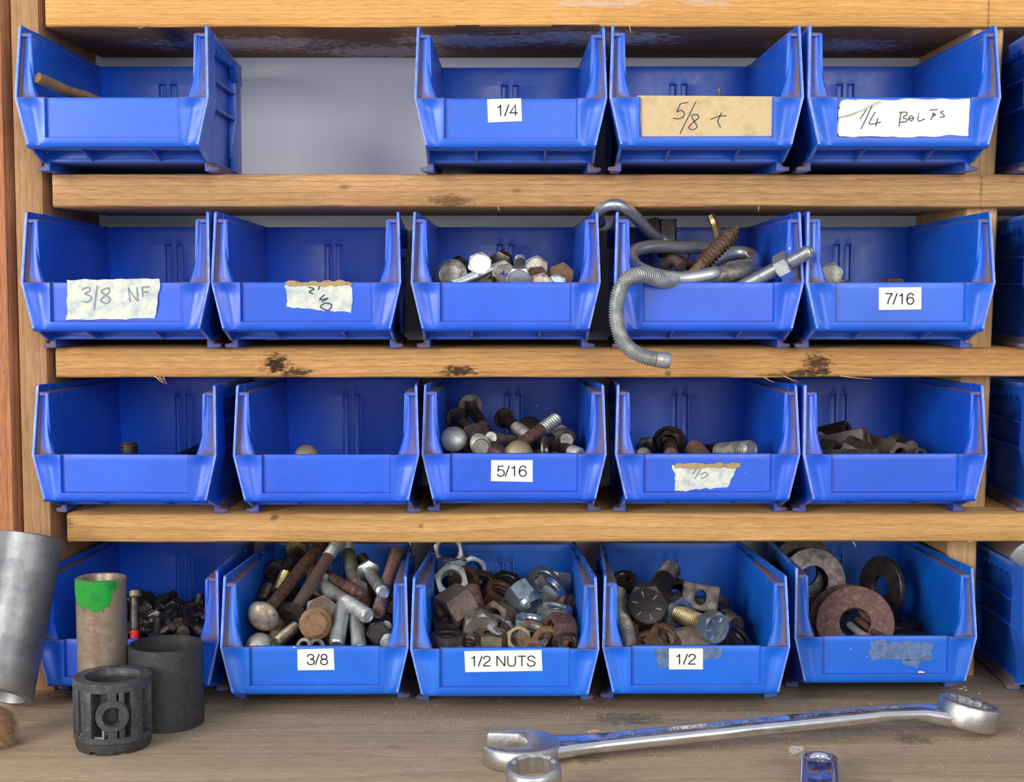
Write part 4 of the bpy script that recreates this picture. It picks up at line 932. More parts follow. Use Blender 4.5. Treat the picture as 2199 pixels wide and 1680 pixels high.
# ---- bench row: 1/2 nuts
zn = zoom(860, 1150, 4.421)
CUR[0] = '43'; G = 'hex nuts in the bin marked 1/2 NUTS'; Q = 'in the nuts bin'
for (x, y, Y, ax, af, h, mat, lab, roll, col, bore) in (
  (458, 140, 58, (0, -1, .1), 17., 10, 'galv', 'pale ring-like nut at the top left under the shelf edge', 10, 0, 6.2),
  (462, 300, 46, (.05, .1, 1), 17.5, 10, 'zincblue', 'blue-grey nut lying flat with its sides showing, below the top ring', 22, 0, None),
  (660, 340, 52, (.35, -1, .05), 18.5, 10, 'zincblue', 'dark-centred ring nut tilted right at the back left', 5, 0, 6.4),
  (482, 440, 30, (.05, -.9, .45), 18.5, 10, 'galv', 'bright ring nut facing out above the big rusty one', 14, 0, 6.),
  (490, 690, -12, (-.78, -.5, -.42), 21.5, 17, 'greyrust', 'biggest brown-grey nut with its bore facing lower left', 22, 0, 6.8),
  (925, 800, -6, (-.55, -.75, .25), 18.5, 12, 'greyrust', 'grey-brown nut with open bore facing left in the middle', 8, 0, 6.),
  (935, 590, 26, (.35, -.4, .85), 18.5, 12, 'rust', 'brown rusty nut in shade at the middle back', 20, 0, 6.2),
  (1165, 570, 4, (.55, -.55, -.62), 18., 11, 'zincblue', 'lock nut with a rounded collar pointing lower right', 8, 4, 6.),
  (1405, 525, 20, (.62, -.2, .72), 17.5, 11, 'zinc', 'bright nut tipped on its corner, right of the lock nut', 14, 0, None),
  (1492, 430, 52, (.1, .2, 1), 16.5, 11, 'dull', 'grey nut sitting highest at the back right', 25, 0, None),
  (1560, 650, 22, (.2, .1, 1), 16.5, 13, 'redrust', 'red-brown nut against the right wall above the rustiest one', 12, 0, None),
  (1468, 775, -4, (.1, -.05, 1), 17., 13, 'zinc', 'brightest square-looking nut right of the middle', 28, 0, None),
  (1590, 905, -28, (-.9, -.42, .12), 18., 13, 'redrust', 'rusty nut on edge with bore facing left, right corner', 6, 0, 5.6),
  (1190, 770, 6, (.2, -.3, 1), 17.5, 10, 'dull', 'grey nut partly hidden behind the blue-tinted nut', 10, 0, None),
  (1235, 865, -16, (.1, -.12, 1), 18., 11, 'zincblue', 'shiny blue-tinted nut in front of the middle', 22, 0, None),
  (1250, 985, -33, (.35, -.45, .82), 17.5, 11, 'mix', 'half rusted nut with white side at the lip', 4, 0, 5.6),
  (1410, 1035, -40, (.1, -.62, .78), 18.5, 9, 'orange', 'rusty ring nut upright at the lip', 18, 0, 6.2),
  (888, 1010, -36, (.02, -.05, 1), 20., 12, 'olive', 'olive grey nut lying flat at the lip with bore on top', 0, 0, 6.4),
  (440, 1015, -34, (.02, -.02, 1), 19., 10, 'dark', 'dark nut lying flat in the left front corner', 4, 0, 6.),
  (345, 860, -14, (-.1, -.1, 1), 18., 10, 'dark', 'dark nut low beside the left wall under the biggest nut', 0, 0, None),
  (770, 490, 44, (.2, -.6, .6), 18., 10, 'dark', 'dark nut in shade behind the red-stained bolt', 10, 0, None),
  (1330, 700, 14, (.4, -.6, .6), 17.5, 10, 'rust', 'rusty nut in the gap left of the brightest nut', 0, 0, None),
  (600, 440, 40, (.6, -.6, .3), 17., 10, 'rust', 'rust-brown nut behind the bright ring nut', 0, 0, None),
  (1350, 450, 44, (.1, -.6, .8), 17., 10, 'zincblue', 'bluish nut corner behind the tipped bright nut', 0, 0, None),
  (1620, 1040, -40, (.3, -.6, .6), 14., 8, 'dark', 'small dark nut in the right front corner', 0, 0, None),
  (1110, 985, -36, (.2, -.9, .3), 13., 9, 'tan', 'tan-coloured nut between the olive nut and the half rusted one', 0, 0, 4.6),
  (640, 1075, -40, (.1, -.4, 1), 16., 9, 'greyrust', 'brown nut almost hidden by the lip left of the olive nut', 0, 0, None),
  (1000, 490, 50, (.2, -.5, .8), 18., 10, 'black', 'black nut in shade at the back centre', 0, 0, None),
  (1060, 730, 10, (.5, -.3, .8), 17., 10, 'greyrust', 'brown nut below the lock nut', 14, 0, None)):
    nut(zn(x, y, Y), ax, af, h, mat, lab+' '+Q, G, bore=bore, roll=roll, collar=col)
washer(zn(960, 880, -22), (.5, -.3, .8), 10.5, 6.8, 2.6, 'zinc', 'shiny thick washer half hidden behind the olive nut '+Q, G)
rb = bolt(zn(762, 905, -28), zn(670, 520, 18), 11., 'hex', 'redrust', 'hex bolt with red paint marks, grey head facing out '+Q, G, af=18.5, hh=7.5, mh='dull', roll=6, tf=.6, pitch=2)
mb = MB()
for (x, y, r) in ((-1.5, 3.2, .9), (-.7, 2.4, .6), (2.4, 2.6, .4), (3.2, 2.0, .35)): mb.revolve([(.01, 0), (r, 0), (.01, .1)], 8); mb.v[-24:] = [(a+x, b+y, c-7.5) for a, b, c in mb.v[-24:]]
link('paint_spot', mb.mesh('paint_spot', MM), M['red'], rb, 'red paint spots')
t, bx, Yl, bz = BINS['43']
for l in range(2):
    for i in range(4):
        for j in range(5):
            x, y = -31+22*i+(l*5), 38+22*j-(l*4)
            if x > 34 or y > 112: continue
            nut((bx+x*MM, (Yl+y)*MM, bz+(13+l*11.2)*MM), (0, 0, 1), 18., 10, random.choice(['dark', 'rust', 'dull']), 'nut lying underneath the visible ones in the 1/2 NUTS bin', 'buried nuts in the 1/2 NUTS bin', roll=random.uniform(0, 60))
# ---- bench row: 1/2 bin
zc = zoom(1260, 1150, 4.421)
CUR[0] = '44'; G = 'bolts in the bin marked 1/2'; Q = 'in the 1/2 bin'
bb = bolt(zc(572, 668, -28), zc(800, 320, 36), 12.6, 'hex', 'black', 'big black hex bolt with radial marks on its head '+Q, G, af=22., hh=8.5, roll=24, tf=.35, marks=6)
gb = bolt(zc(1238, 892, -40), zc(760, 700, 0), 10.6, 'hex', 'brass', 'yellow-threaded bolt with blue-grey head and radial marks '+Q, G, af=17., hh=8, mh='zincblue', roll=12, tf=.96, marks=6, pitch=1.5)
A, B = zc(1238, 892, -40), zc(760, 700, 0)
nut(A+(B-A)*.80, B-A, 17.5, 6.5, 'zincblue', 'blue-grey nut on the yellow-threaded bolt '+Q, G, bore=5.4, roll=8)
rodpath([zc(300, 500, 30), zc(310, 600, 16), zc(340, 760, -8), zc(385, 920, -28), zc(410, 1090, -38)], 4.6, 1.3, 'threaded_rod', 'slightly bent dark threaded rod along the left wall '+Q, 'rod', 'dull', G, [(.02, .99)])
nut(zc(330, 450, 30), (-.1, -.4, .9), 14, 8, 'dark', 'dark nut at the top of the bent threaded rod '+Q, G)
mb = MB(); n = 40; out, inn = [], []
for k in range(n):
    a = 2*math.pi*k/n; c, s = math.cos(a), math.sin(a); e = max(abs(c)/11., abs(s)/8.); out.append((c/e, s/e)); inn.append((3.4*c, 4.2*s))
mb.rings([[(x, y, -2) for x, y in out], [(x, y, 2) for x, y in out], [(x, y, 2) for x, y in inn], [(x, y, -2) for x, y in inn]], close=True)
o = link('plate_nut', mb.mesh('plate_nut', MM, .4, 30), M['dark']); o.matrix_world = Matrix.Translation(zc(1075, 590, 8)) @ Matrix.Rotation(math.radians(10), 4, 'Y') @ Matrix.Rotation(math.radians(76), 4, 'X')
tag(o, 'dark rectangular plate with a hole standing behind the yellow bolt '+Q, 'plate', G)
for (x, y, Y, ax, mat, lab, af) in ((560, 940, -18, (.2, -.6, .7), 'rust', 'rusty nut below the big black head', 19), (720, 1000, -30, (.4, -.5, .7), 'rust', 'brown rusty nut before the big black bolt', 18), (600, 1050, -36, (-.2, -.3, .9), 'redrust', 'reddish rusty nut lowest at the lip', 18), (1400, 1000, -10, (.6, -.3, .7), 'dark', 'dark rusty nut right of the yellow bolt head', 20), (860, 560, 34, (.2, -.8, .5), 'black', 'black nut behind the big black bolt', 16)):
    nut(zc(x, y, Y), ax, af, 10, mat, lab+' '+Q, G)
mb = MB(); mb.box(-11, 11, -1.5, 1.5, -9, 9); mb.box(-11, 11, -1.5, 10, 6, 9)
o = link('channel_clip', mb.mesh('channel_clip', MM, .6), M['greyrust']); o.matrix_world = Matrix.Translation(zc(970, 1010, -30)) @ Matrix.Rotation(math.radians(-12), 4, 'Y') @ Matrix.Rotation(math.radians(-35), 4, 'X'); tag(o, 'brown angle clip under the yellow bolt '+Q, 'bracket', G)
heap('44', 10, 11., 52, ['rust', 'dark', 'black'], 'thick bolt buried beneath the big black-headed bolt', 'buried bolts in the 1/2 bin')
# ---- bench row: washers
zw = zoom(1600, 1130, 3.671)
CUR[0] = '45'; G = 'big washers in the tape-residue bin'; Q = 'in the washer bin'
washer(zw(868, 770, 2), (-.22, -.80, .42), 22.6, 9., 4.2, 'redrust', 'large red-rusted washer leaning in front '+Q, G)
washer(zw(800, 752, 14), (-.30, -.80, .36), 22.4, 9., 4.2, 'rust', 'rusty washer leaning directly behind the red-rusted one '+Q, G)
washer(zw(535, 430, 48), (.08, -.98, .22), 20.5, 9., 4., 'dark', 'dark grey washer leaning at the back left '+Q, G)
washer(zw(455, 360, 60), (.05, -.98, .22), 21.5, 9., 4., 'black', 'blackish washer behind the dark grey one at the back left '+Q, G)
washer(zw(1080, 480, 52), (-.88, -.46, .06), 19., 7., 4., 'dark', 'dark washer on edge against the right wall '+Q, G)
rodpath([zw(820, 775, 6), zw(900, 838, -8), zw(1010, 905, -18)], 2.2, 1., 'steel_pin', 'pale pin sticking out through the red-rusted washer', 'pin', 'galv', G)
rodpath([zw(885, 735, 10), zw(980, 815, 0), zw(1110, 905, -14)], 2.4, 1., 'steel_pin', 'rusty pin beside the pale one in the red-rusted washer', 'pin', 'rust', G)
t, bx, Yl, bz = BINS['45']
for i, (x, y, z) in enumerate(((-20, 30, 9.5), (22, 34, 9.5), (-20, 76, 9.5), (24, 80, 9.5), (0, 52, 14.2), (-6, 100, 14.2))):
    washer((bx+x*MM, (Yl+y)*MM, bz+z*MM), (0, 0, 1), 20., 8.5, 4., 'dark', 'washer lying flat under the leaning ones '+Q, 'buried washers in the bench bin')
# ---- bench row: dark heap behind the green-topped tube
z10 = zoom(0, 1100, 2.896)
CUR[0] = '41'; G = 'dark bolts in the heap behind the green-topped tube'
LB1 = 'small dark oily bolt in the heap behind the black ring'
bx, Yl, bz = BINS['41'][1:]
for i in range(46):
    x, y = random.uniform(860, 1275), random.uniform(560, 720)
    top = pw(x, [(860, 560), (1000, 575), (1200, 580), (1290, 600)])
    y = lerp(top, 745, random.random()**1.2); Y = lerp(70, -18, (y-540)/220)+random.uniform(-6, 6)
    c = z10(x, y, Y); a = Vector((random.uniform(-1, 1), random.uniform(-.7, .7), random.uniform(-.45, .45))).normalized()*random.uniform(7, 12)*MM
    bolt(c-a, c+a, random.choice((5., 6., 6.5)), random.choice(('hex', 'stud', 'hex')), random.choice(('black', 'black', 'dark')), LB1, G, tf=.6, pitch=1.4)
bolt(z10(1190, 700, 2), z10(1280, 765, -14), 7., 'stud', 'dark', 'blue-glinting dark stud at the front of the heap behind the black ring', G, tf=.5)
bolt(z10(970, 660, 18), z10(985, 715, -2), 6., 'hex', 'dull', 'grey-faced bolt end in the middle of the heap behind the black ring', G, tf=.5)
bolt(z10(1100, 700, 0), z10(1150, 760, -14), 7., 'dome', 'greyrust', 'brownish domed head at the front of the heap behind the black ring', G, af=11)
heap('41', 14, 6., 40, ['black', 'dark'], 'dark bolt lying low beneath the heap behind the black ring', 'buried dark bolts in the bench left bin', layers=2)
A, B = z10(838, 500, -6), z10(838, 800, -18); ax = (B-A).normalized(); L = (B-A).length/MM
t = thing('bolt_anchor', 'slim grey sleeve with tan top and red lower end beside the green-topped tube', 'anchor', A); t.matrix_world = Matrix.Translation(A) @ frame_of(ax)
for nm, z0, z1_, r, mt in (('cap', -1., 3., 3.3, 'tan'), ('sleeve', 3., L-6, 2.7, 'dark'), ('tip', L-6, L+6, 2.6, 'red')):
    mb = MB(); mb.revolve([(r*.8, z0), (r, z0+.5), (r, z1_-.4), (r*.85, z1_)], 16); link(nm, mb.mesh(nm, MM), M[mt], t)
# shiny cup in the bin cut off at the right, bench level
p = P(2224, 1216, 26)
mb = MB(); mb.revolve([(.01, 0), (13, 0), (16.5, 1.2), (18, 5), (18, 34), (17, 34.6), (16.2, 34), (16.2, 5), (.01, 3)], 40); o = link('steel_cup', mb.mesh('steel_cup', MM), M['zinc'])
o.matrix_world = Matrix.Translation(p) @ Matrix.Rotation(math.radians(-78), 4, 'X'); tag(o, 'shiny round steel cup in the bench bin cut off at the right edge', 'cup')

CUR[0] = None
# ------------------------------------------------------------------ things on the bench
def benchp(px, py):
    D0 = None; y = -0.05
    for _ in range(40):
        p = P(px, py, y*1000); y += (p.z)*4.2 if p.z > 0 else p.z*4.2   # walk to z = 0
        y = max(-.6, min(.11, y))
    return P(px, py, y*1000)
def benchp(px, py):
    lo, hi = -600., 110.
    for _ in range(50):
        m = (lo+hi)/2
        if P(px, py, m).z > 0: hi = m
        else: lo = m
    # points nearer than the true one lie above the bench
    lo, hi = -600., 400.
    for _ in range(60):
        m = (lo+hi)/2
        if P(px, py, m).z < 0: hi = m
        else: lo = m
    return P(px, py, lo)
# grey pipe leaning on the rack
A, B = P(67, 1132, -23), P(-4, 1496, -47); ax = (A-B).normalized(); L = (A-B).length/MM
ro, ri, n = 17.8, 13.2, 56
t = thing('steel_pipe', 'thick grey steel pipe leaning against the rack at the left edge', 'pipe', B); F_ = frame_of(ax)
mb = MB(); fr = [1+(F_ @ Vector((math.cos(2*math.pi*k/n), math.sin(2*math.pi*k/n), 0, 0))).y*-1. for k in range(n)]
def pr(r_, z, cut): return [(r_*math.cos(2*math.pi*k/n), r_*math.sin(2*math.pi*k/n), z+cut*(5.5*((fr[k]-1)*r_/ro+1))) for k in range(n)]
mb.rings([pr(ro-.5, 0, 1), pr(ro, .6, 1), pr(ro, L*.3, 0), pr(ro, L*.6, 0), pr(ro, L-.6, .15), pr(ro-.7, L, .15), pr(ri, L, .15), pr(ri, L*.5, 0), pr(ri, 0, 1)], close=True)
link('tube', mb.mesh('tube', MM, 0, 40), M['pipe'], t); t.matrix_world = Matrix.Translation(B) @ F_
dz = min((t.matrix_world @ (Vector(v)*MM)).z for v in mb.v)
t.matrix_world = Matrix.Translation(Vector((0, 0, .0006-dz))) @ t.matrix_world
# upright tube with green paint
c = Vector((P(226, 1540, -60).x, -.0625, 0)); H = P(225, 1240, -62.5).z
t = thing('steel_tube', 'scratched upright steel tube with green paint on its rim, on the bench', 'tube', c)
mb = MB(); r = 13.4; h = H/MM
mb.revolve([(r-.4, 0), (r, .4), (r, h*.5), (r, h-.5), (r-.5, h), (10.2, h), (9.9, h-.6), (9.9, 0)], 56, close=True); link('tube', mb.mesh('tube', MM, 0, 40), M['worn'], t)
mb = MB(); A, B = [], []
for i in range(90):
    a = math.radians(lerp(-172, -36, i/89)); u = i/89
    low = pw(u, [(0, 3), (.1, 9), (.3, 13.5), (.55, 15), (.72, 15.5), (.85, 12), (.93, 6), (1, 2.5)])+2.4*mnoise.noise((i*.28, 3, 1))+2.4*mnoise.noise((i*.42, 7, 1))
    zs = [h+.25]+[h-.3-low*q for q in (0, .25, .5, .75, 1)]
    ra = []
    for k, z in enumerate(zs):
        rr = r+.24+.2*mnoise.noise((i*.4, k*1.9, 2)) if k else 11.4
        ra.append((rr*math.cos(a), rr*math.sin(a), z))
    A.append(ra); B.append([(p[0]*.965 if k else p[0], p[1]*.965 if k else p[1], p[2]-(.6 if not k else 0)) for k, p in enumerate(ra)])
mb.sheet(A, B); link('paint_patch', mb.mesh('paint_patch', MM, 0, 70), M['green'], t, 'bright green paint patch')
# black ring
c = Vector((P(362, 1556, -58).x, -.0610, 0)); h = (P(362, 1382, -61).z)/MM
t = thing('plastic_sleeve', 'plain black plastic sleeve standing on the bench beside the green-topped tube', 'sleeve', c)
mb = MB(); ro, ri, n = 20.0, 18.6, 56
tilt = lambda a: 1.5*math.cos(a)
mb.rings([[(q*math.cos(2*math.pi*k/n), q*math.sin(2*math.pi*k/n), z) for k in range(n)] for q, z in ((ro-.4, 0), (ro, .4), (ro, h*.5), (ro, h-.4), (ro-.4, h), (ri, h), (ri, h*.5), (ri, 0))], close=True)
link('tube', mb.mesh('tube', MM, 0, 40), M['rubber'], t)
# black slotted cage
c = Vector((P(250, 1600, -94).x, -.0985, 0)); h = P(250, 1449, -98).z/MM
t = thing('plastic_cage', 'grey-black slotted plastic cylinder with a round side hole, nearest on the bench', 'cylinder', c)
R0 = 20.2
mb = MB(); mb.revolve([(13, h-7), (12.6, h-3), (13.4, h-1), (14.2, h), (R0-.6, h), (R0, h-.8), (R0, h-4.4), (R0-.6, h-5), (15, h-5), (13.4, h-7)], 56, close=True); link('top_flange', mb.mesh('top_flange', MM, 0, 30), M['rubber2'], t)
mb = MB(); mb.revolve([(R0-.4, 9), (R0, 8.5), (R0, 6.2), (R0-.5, 5.8), (14.5, 5.8), (14.5, 9)], 56, close=True); link('lower_flange', mb.mesh('lower_flange', MM, 0, 30), M['rubber2'], t)
mb = MB(); n = 60
def zb_(k):
    a = (360*k/n) % 360
    return 3.6 if (292 < a < 306 or 250 < a < 258) else 0.
mb.rings([[(q*math.cos(2*math.pi*k/n), q*math.sin(2*math.pi*k/n), (z if z > 1 else zb_(k))) for k in range(n)] for q, z in ((18.4, 0), (19.2, 2.), (19.2, 5.9), (15.5, 5.9), (15.5, 0))], close=True)
link('base_skirt', mb.mesh('base_skirt', MM, 0, 35), M['rubber'], t)
mb = MB(); mb.revolve([(13.2, 8), (13.2, h-4), (12.2, h-4), (12.2, 8)], 40, close=True); link('inner_sleeve', mb.mesh('inner_sleeve', MM, 0, 35), M['rubber'], t)
for deg in (-140, -118, -62, -38, 0, 40, 80, 120, 160, 192):
    mb = MB(); a = math.radians(deg); ca, sa_ = math.cos(a), math.sin(a)
    ww = 3.6 if deg in (-118, -38) else 1.5; pts = [(12.8, -ww*.8), (R0-.1-ww*.12, -ww), (R0-.1, -ww*.4), (R0-.1, ww*.4), (R0-.1-ww*.12, ww), (12.8, ww*.8)]
    mb.prism([(u*ca-w*sa_, u*sa_+w*ca) for u, w in pts], 8.5, h-4.5, 'z'); link('strut', mb.mesh('strut', MM, .35), M['rubber2'], t)
# boss with a round hole, front right
ab = math.radians(-76); fr = Vector((math.cos(ab), math.sin(ab), 0))
mb = MB(); mb.revolve([(8.3, -2), (8.3, 3.4), (7.8, 4.0), (5.0, 4.0), (4.7, 3.4), (4.7, -6), (8.3, -6)], 36, close=True)
o = link('boss', mb.mesh('boss', MM, 0, 30), M['rubber2'], t); o.matrix_local = Matrix.Translation(fr*.0168+Vector((0, 0, h*.56*MM))) @ frame_of(fr)
mb = MB(); mb.revolve([(.01, 0), (4.7, 0), (4.7, .6), (.01, .9)], 20); o = link('brass_plug', mb.mesh('brass_plug', MM), M['tan'], t); o.matrix_local = Matrix.Translation(fr*.0118+Vector((0, 0, h*.56*MM))) @ frame_of(fr)
for dz_, hh_ in ((1, (.74, .92)), (-1, (.22, .38))):
    mb = MB(); ca, sa_ = math.cos(ab), math.sin(ab); pts = [(13, -2.1), (R0-.2, -2.3), (R0-.2, 2.3), (13, 2.1)]
    mb.prism([(u*ca-w*sa_, u*sa_+w*ca) for u, w in pts], h*hh_[0], h*hh_[1], 'z'); link('strut', mb.mesh('strut', MM, .35), M['rubber2'], t)
for k, deg in enumerate((-160, -129, -20)):
    for z in (.3, .5, .7):
        mb = MB(); mb.revolve([(2.0, 0), (2.0, .5), (1.5, .5), (1.5, .2), (.01, .2)], 16)
        a = math.radians(deg); f = Vector((math.cos(a), math.sin(a), 0)); o = link('moulded_dot', mb.mesh('moulded_dot', MM), M['rubber2'], t); o.matrix_local = Matrix.Translation(f*.0131+Vector((0, 0, h*z*MM))) @ frame_of(f)
for deg, z0_, z1_, wd in ((-127.5, 9.2, h-6, 1.5), (-134, 8.9, 10.2, 7.), (-90.5, 9.2, h*.36, 1.2), (-97, 8.9, 9.8, 5.)):
    a = math.radians(deg); f = Vector((math.cos(a), math.sin(a), 0)); sd = Vector((-f.y, f.x, 0)); mb = MB()
    A = [[f*(18.9+.5*q)+sd*wd*q+Vector((0, 0, z)) for q in (-.5, 0, .5)] for z in (z0_, (z0_+z1_)/2, z1_)]
    mb.sheet(A, [[p-f*.5 for p in r] for r in A]); link('dust_streak', mb.mesh('dust_streak', MM), M['chalk'], t, 'pale dust streak')
# ---- long combination wrench
Lh = benchp(1116, 1634); Rh = benchp(2072, 1572)
u = (Rh-Lh); u.z = 0; Lw = u.length/MM; u.normalize(); v = Vector((-u.y, u.x, 0))
t = thing('combination_wrench', 'long chrome combination wrench lying across the bench', 'wrench', Lh)
t.matrix_world = Matrix(((u.x, v.x, 0, Lh.x), (u.y, v.y, 0, Lh.y), (0, 0, 1, 0), (0, 0, 0, 1)))
def outline_solid(out, z0, z1, ins=1.6):
    """bevelled slab from an outline, flat top inset"""
    n = len(out); mb = MB()
    cx_, cy_ = sum(p[0] for p in out)/n, sum(p[1] for p in out)/n
    def inset(k):
        res = []
        for i in range(n):
            a, b, c_ = Vector(out[i-1]), Vector(out[i]), Vector(out[(i+1) % n])
            n1 = Vector((-(b-a).y, (b-a).x)).normalized(); n2 = Vector((-(c_-b).y, (c_-b).x)).normalized(); m = (n1+n2)
            m = m.normalized() if m.length > 1e-6 else n1
            res.append(b+m*k)
        return res
    R = []
    for k, z in ((ins, z0), (ins*.4, z0+ins*.35), (0, z0+ins), (0, z1-ins), (ins*.4, z1-ins*.35), (ins, z1)): R.append([(p[0], p[1], z) for p in inset(k)])
    mb.rings(R); return mb
# jaw: disc of radius 21 with a slot opening to the left, turned 15 degrees
def jaw_outline(Rj, sw, depth, ang):
    pts = []; a0 = math.asin(sw/2/Rj*.98)
    for i in range(41):
        a = math.pi-a0-(2*math.pi-2*a0)*i/40; pts.append((Rj*math.cos(a), Rj*.98*math.sin(a)))
    bx_ = -Rj+depth
    pts += [(bx_-sw*.18, -sw/2), (bx_, -sw*.30), (bx_+1.2, 0), (bx_, sw*.30), (bx_-sw*.18, sw/2)]
    c_, s_ = math.cos(ang), math.sin(ang); pts = [(x*c_-y*s_, x*s_+y*c_) for x, y in pts]
    return list(reversed(pts))
mb = outline_solid(jaw_outline(20.5, 22., 23., math.radians(-16)), 0, 10.5, 1.3); link('open_jaw', mb.mesh('open_jaw', MM, 0, 32), M['satin'], t, 'satin open jaw')
# shank: rounded I section rising slightly towards the ring
R = []
for i in range(31):
    s = i/30; x = lerp(13, Lw-11, s)
    w = pw(s, [(0, 12), (.06, 9.0), (.14, 7.4), (.5, 6.6), (.85, 6.4), (.93, 7.), (1, 9.)]); hz = pw(s, [(0, 4.2), (.1, 3.6), (.9, 3.4), (1, 4.6)])
    zc_ = pw(s, [(0, 5.3), (.12, 6.2), (.84, 12.5), (.93, 12.0), (1, 9.)])
    sec = [(-1, 0), (-.97, .42), (-.88, .74), (-.72, .93), (-.52, 1.), (-.2, 1.), (.2, 1.), (.52, 1.), (.72, .93), (.88, .74), (.97, .42), (1, 0), (.94, -.55), (.7, -.95), (0, -1), (-.7, -.95), (-.94, -.55)]
    R.append([(x, w*q, zc_+hz*r_) for q, r_ in sec])
mb = MB(); mb.rings(R); link('shank', mb.mesh('shank', MM, 0, 50), M['chrome'], t)
def box_ring(ro, ri, hh, pts=12):
    mb = MB(); n = pts*8; star = lambda k: ri*(1+.10*abs(((k % 8)/4.)-1)) if True else ri
    def c_(r, z): return [(r*math.cos(2*math.pi*k/n), r*math.sin(2*math.pi*k/n), z) for k in range(n)]
    def s_(g, z): return [((star(k)+g)*math.cos(2*math.pi*k/n), (star(k)+g)*math.sin(2*math.pi*k/n), z) for k in range(n)]
    mb.rings([c_(ro-1.6, 0), c_(ro-.5, .6), c_(ro, 2.), c_(ro+.2, hh*.5), c_(ro, hh-2.), c_(ro-.6, hh-.7), c_(ro-1.9, hh), s_(1.2, hh-.1), s_(0, hh-1.1), s_(0, 1.1), s_(1.2, 0)], close=True)
    return mb
o = link('box_ring', box_ring(16.2, 10.6, 13.).mesh('box_ring', MM, 0, 26), M['satin'], t, 'satin twelve-point ring end')
o.matrix_local = Matrix.Translation((Lw*MM, 0, .0036)) @ Matrix.Rotation(math.radians(13), 4, 'Y')
def stamp(par, text, x0, x1, y, zf, hgt, mat):
    cu = bpy.data.curves.new('t', 'FONT'); cu.body = text; cu.extrude = .01
    ob = bpy.data.objects.new('t', cu); COL.objects.link(ob); bpy.context.view_layer.update()
    me = bpy.data.meshes.new_from_object(ob.evaluated_get(bpy.context.evaluated_depsgraph_get())); bpy.data.objects.remove(ob)
    xs = [w.co.x for w in me.vertices]; ys = [w.co.y for w in me.vertices]
    for w in me.vertices:
        x = lerp(x0, x1, (w.co.x-min(xs))/(max(xs)-min(xs))); yy = y+hgt*((w.co.y-min(ys))/(max(ys)-min(ys))-.5)
        w.co = (x*MM, yy*MM, (zf(x)+w.co.z*12)*MM)
    me.name = 'stamped_lettering'; me.materials.clear(); link('stamped_lettering', me, mat, par)
def ztop_w(x):
    s = (x-13)/(Lw-24); return pw(s, [(0, 5.3), (.12, 6.2), (.84, 12.5), (1, 12.)])+pw(s, [(0, 4.2), (.1, 3.6), (.9, 3.4), (1, 4.6)])*1.0-.02
stamp(t, '15/16', 48, 60, 0, ztop_w, 3.6, M['dull']); stamp(t, '6120  CHALLENGER BY', 72, 138, 0, ztop_w, 3.6, M['dull'])
stamp(t, 'PROTO', 146, 160, 0, ztop_w, 3.4, M['dull']); stamp(t, '* MEXICO', 168, 205, 0, ztop_w, 3.2, M['dull'])
# ---- second wrench, ring end only in view at the bottom edge
c = benchp(1147, 1730)
t = thing('combination_wrench', 'chrome wrench ring end in front of the open jaw, cut off below', 'wrench', c)
dirw = Vector((-.35, -1, 0)).normalized(); v = Vector((-dirw.y, dirw.x, 0))
t.matrix_world = Matrix(((dirw.x, v.x, 0, c.x), (dirw.y, v.y, 0, c.y), (0, 0, 1, .004), (0, 0, 0, 1)))
o = link('box_ring', box_ring(12.8, 8.9, 10.).mesh('box_ring', MM, 0, 26), M['satin'], t); o.matrix_local = Matrix.Translation((0, 0, .0058)) @ Matrix.Rotation(math.radians(10), 4, 'Y')
R = []
for i in range(21):
    s = i/20; x = lerp(10, 150, s); w = pw(s, [(0, 8), (.15, 6), (1, 5.6)]); zc_ = pw(s, [(0, 8), (.2, 7), (1, 1.2)])
    R.append([(x, w*q, zc_+3.2*r_) for q, r_ in sec])
mb = MB(); mb.rings(R); link('shank', mb.mesh('shank', MM, 0, 50), M['chrome'], t)
# ---- end of a wrench handle at the bottom edge, pointing at the viewer
c = benchp(1760, 1674); hw_ = 9.3; hh_ = 11.5
t = thing('wrench_handle', 'chrome wrench handle with a hanging hole, cut off by the bottom edge', 'wrench', (c.x, c.y, 0))
dirv = Vector((c.x*.97, c.y+DIST, 0)).normalized(); t.rotation_euler.z = math.atan2(dirv.y, dirv.x)-math.pi/2
mb = MB(); ri_ = 4.6
mb.revolve([(ri_, .8), (ri_+.8, 0), (hw_-1.2, 0), (hw_, 1.4), (hw_, hh_-2.2), (hw_-.5, hh_-.8), (hw_-1.5, hh_-.1), (hw_-2.4, hh_), (ri_+1.3, hh_-.2), (ri_+.4, hh_-.9), (ri_, hh_-2.2)], 48, close=True)
link('hanging_eye', mb.mesh('hanging_eye', MM, 0, 50), M['chrome'], t)
prof = [(-hw_, 2.), (-hw_, hh_-2.4), (-hw_+.6, hh_-.8), (-hw_+1.6, hh_-.1), (-hw_+2.6, hh_-.2), (-5.9, hh_-1.7), (-5.4, hh_-2.), (5.4, hh_-2.), (5.9, hh_-1.7), (hw_-2.6, hh_-.2), (hw_-1.6, hh_-.1), (hw_-.6, hh_-.8), (hw_, hh_-2.4), (hw_, 2.), (hw_-1.6, .2), (-hw_+1.6, .2)]
R = []
for y, k, d in ((-5.6, 0, 0), (-8.2, 0, 0), (-10.4, 1, 0), (-40, 1, 0), (-130, 1, 0)):
    R.append([(x*(1 if y > -40 else 1+(-y-40)*.002), y, (z if k or abs(x) > 6.5 or z < 5 else hh_-.25)) for x, z in prof])
mb = MB(); mb.rings(R); link('handle', mb.mesh('handle', MM, 0, 50), M['chrome'], t)
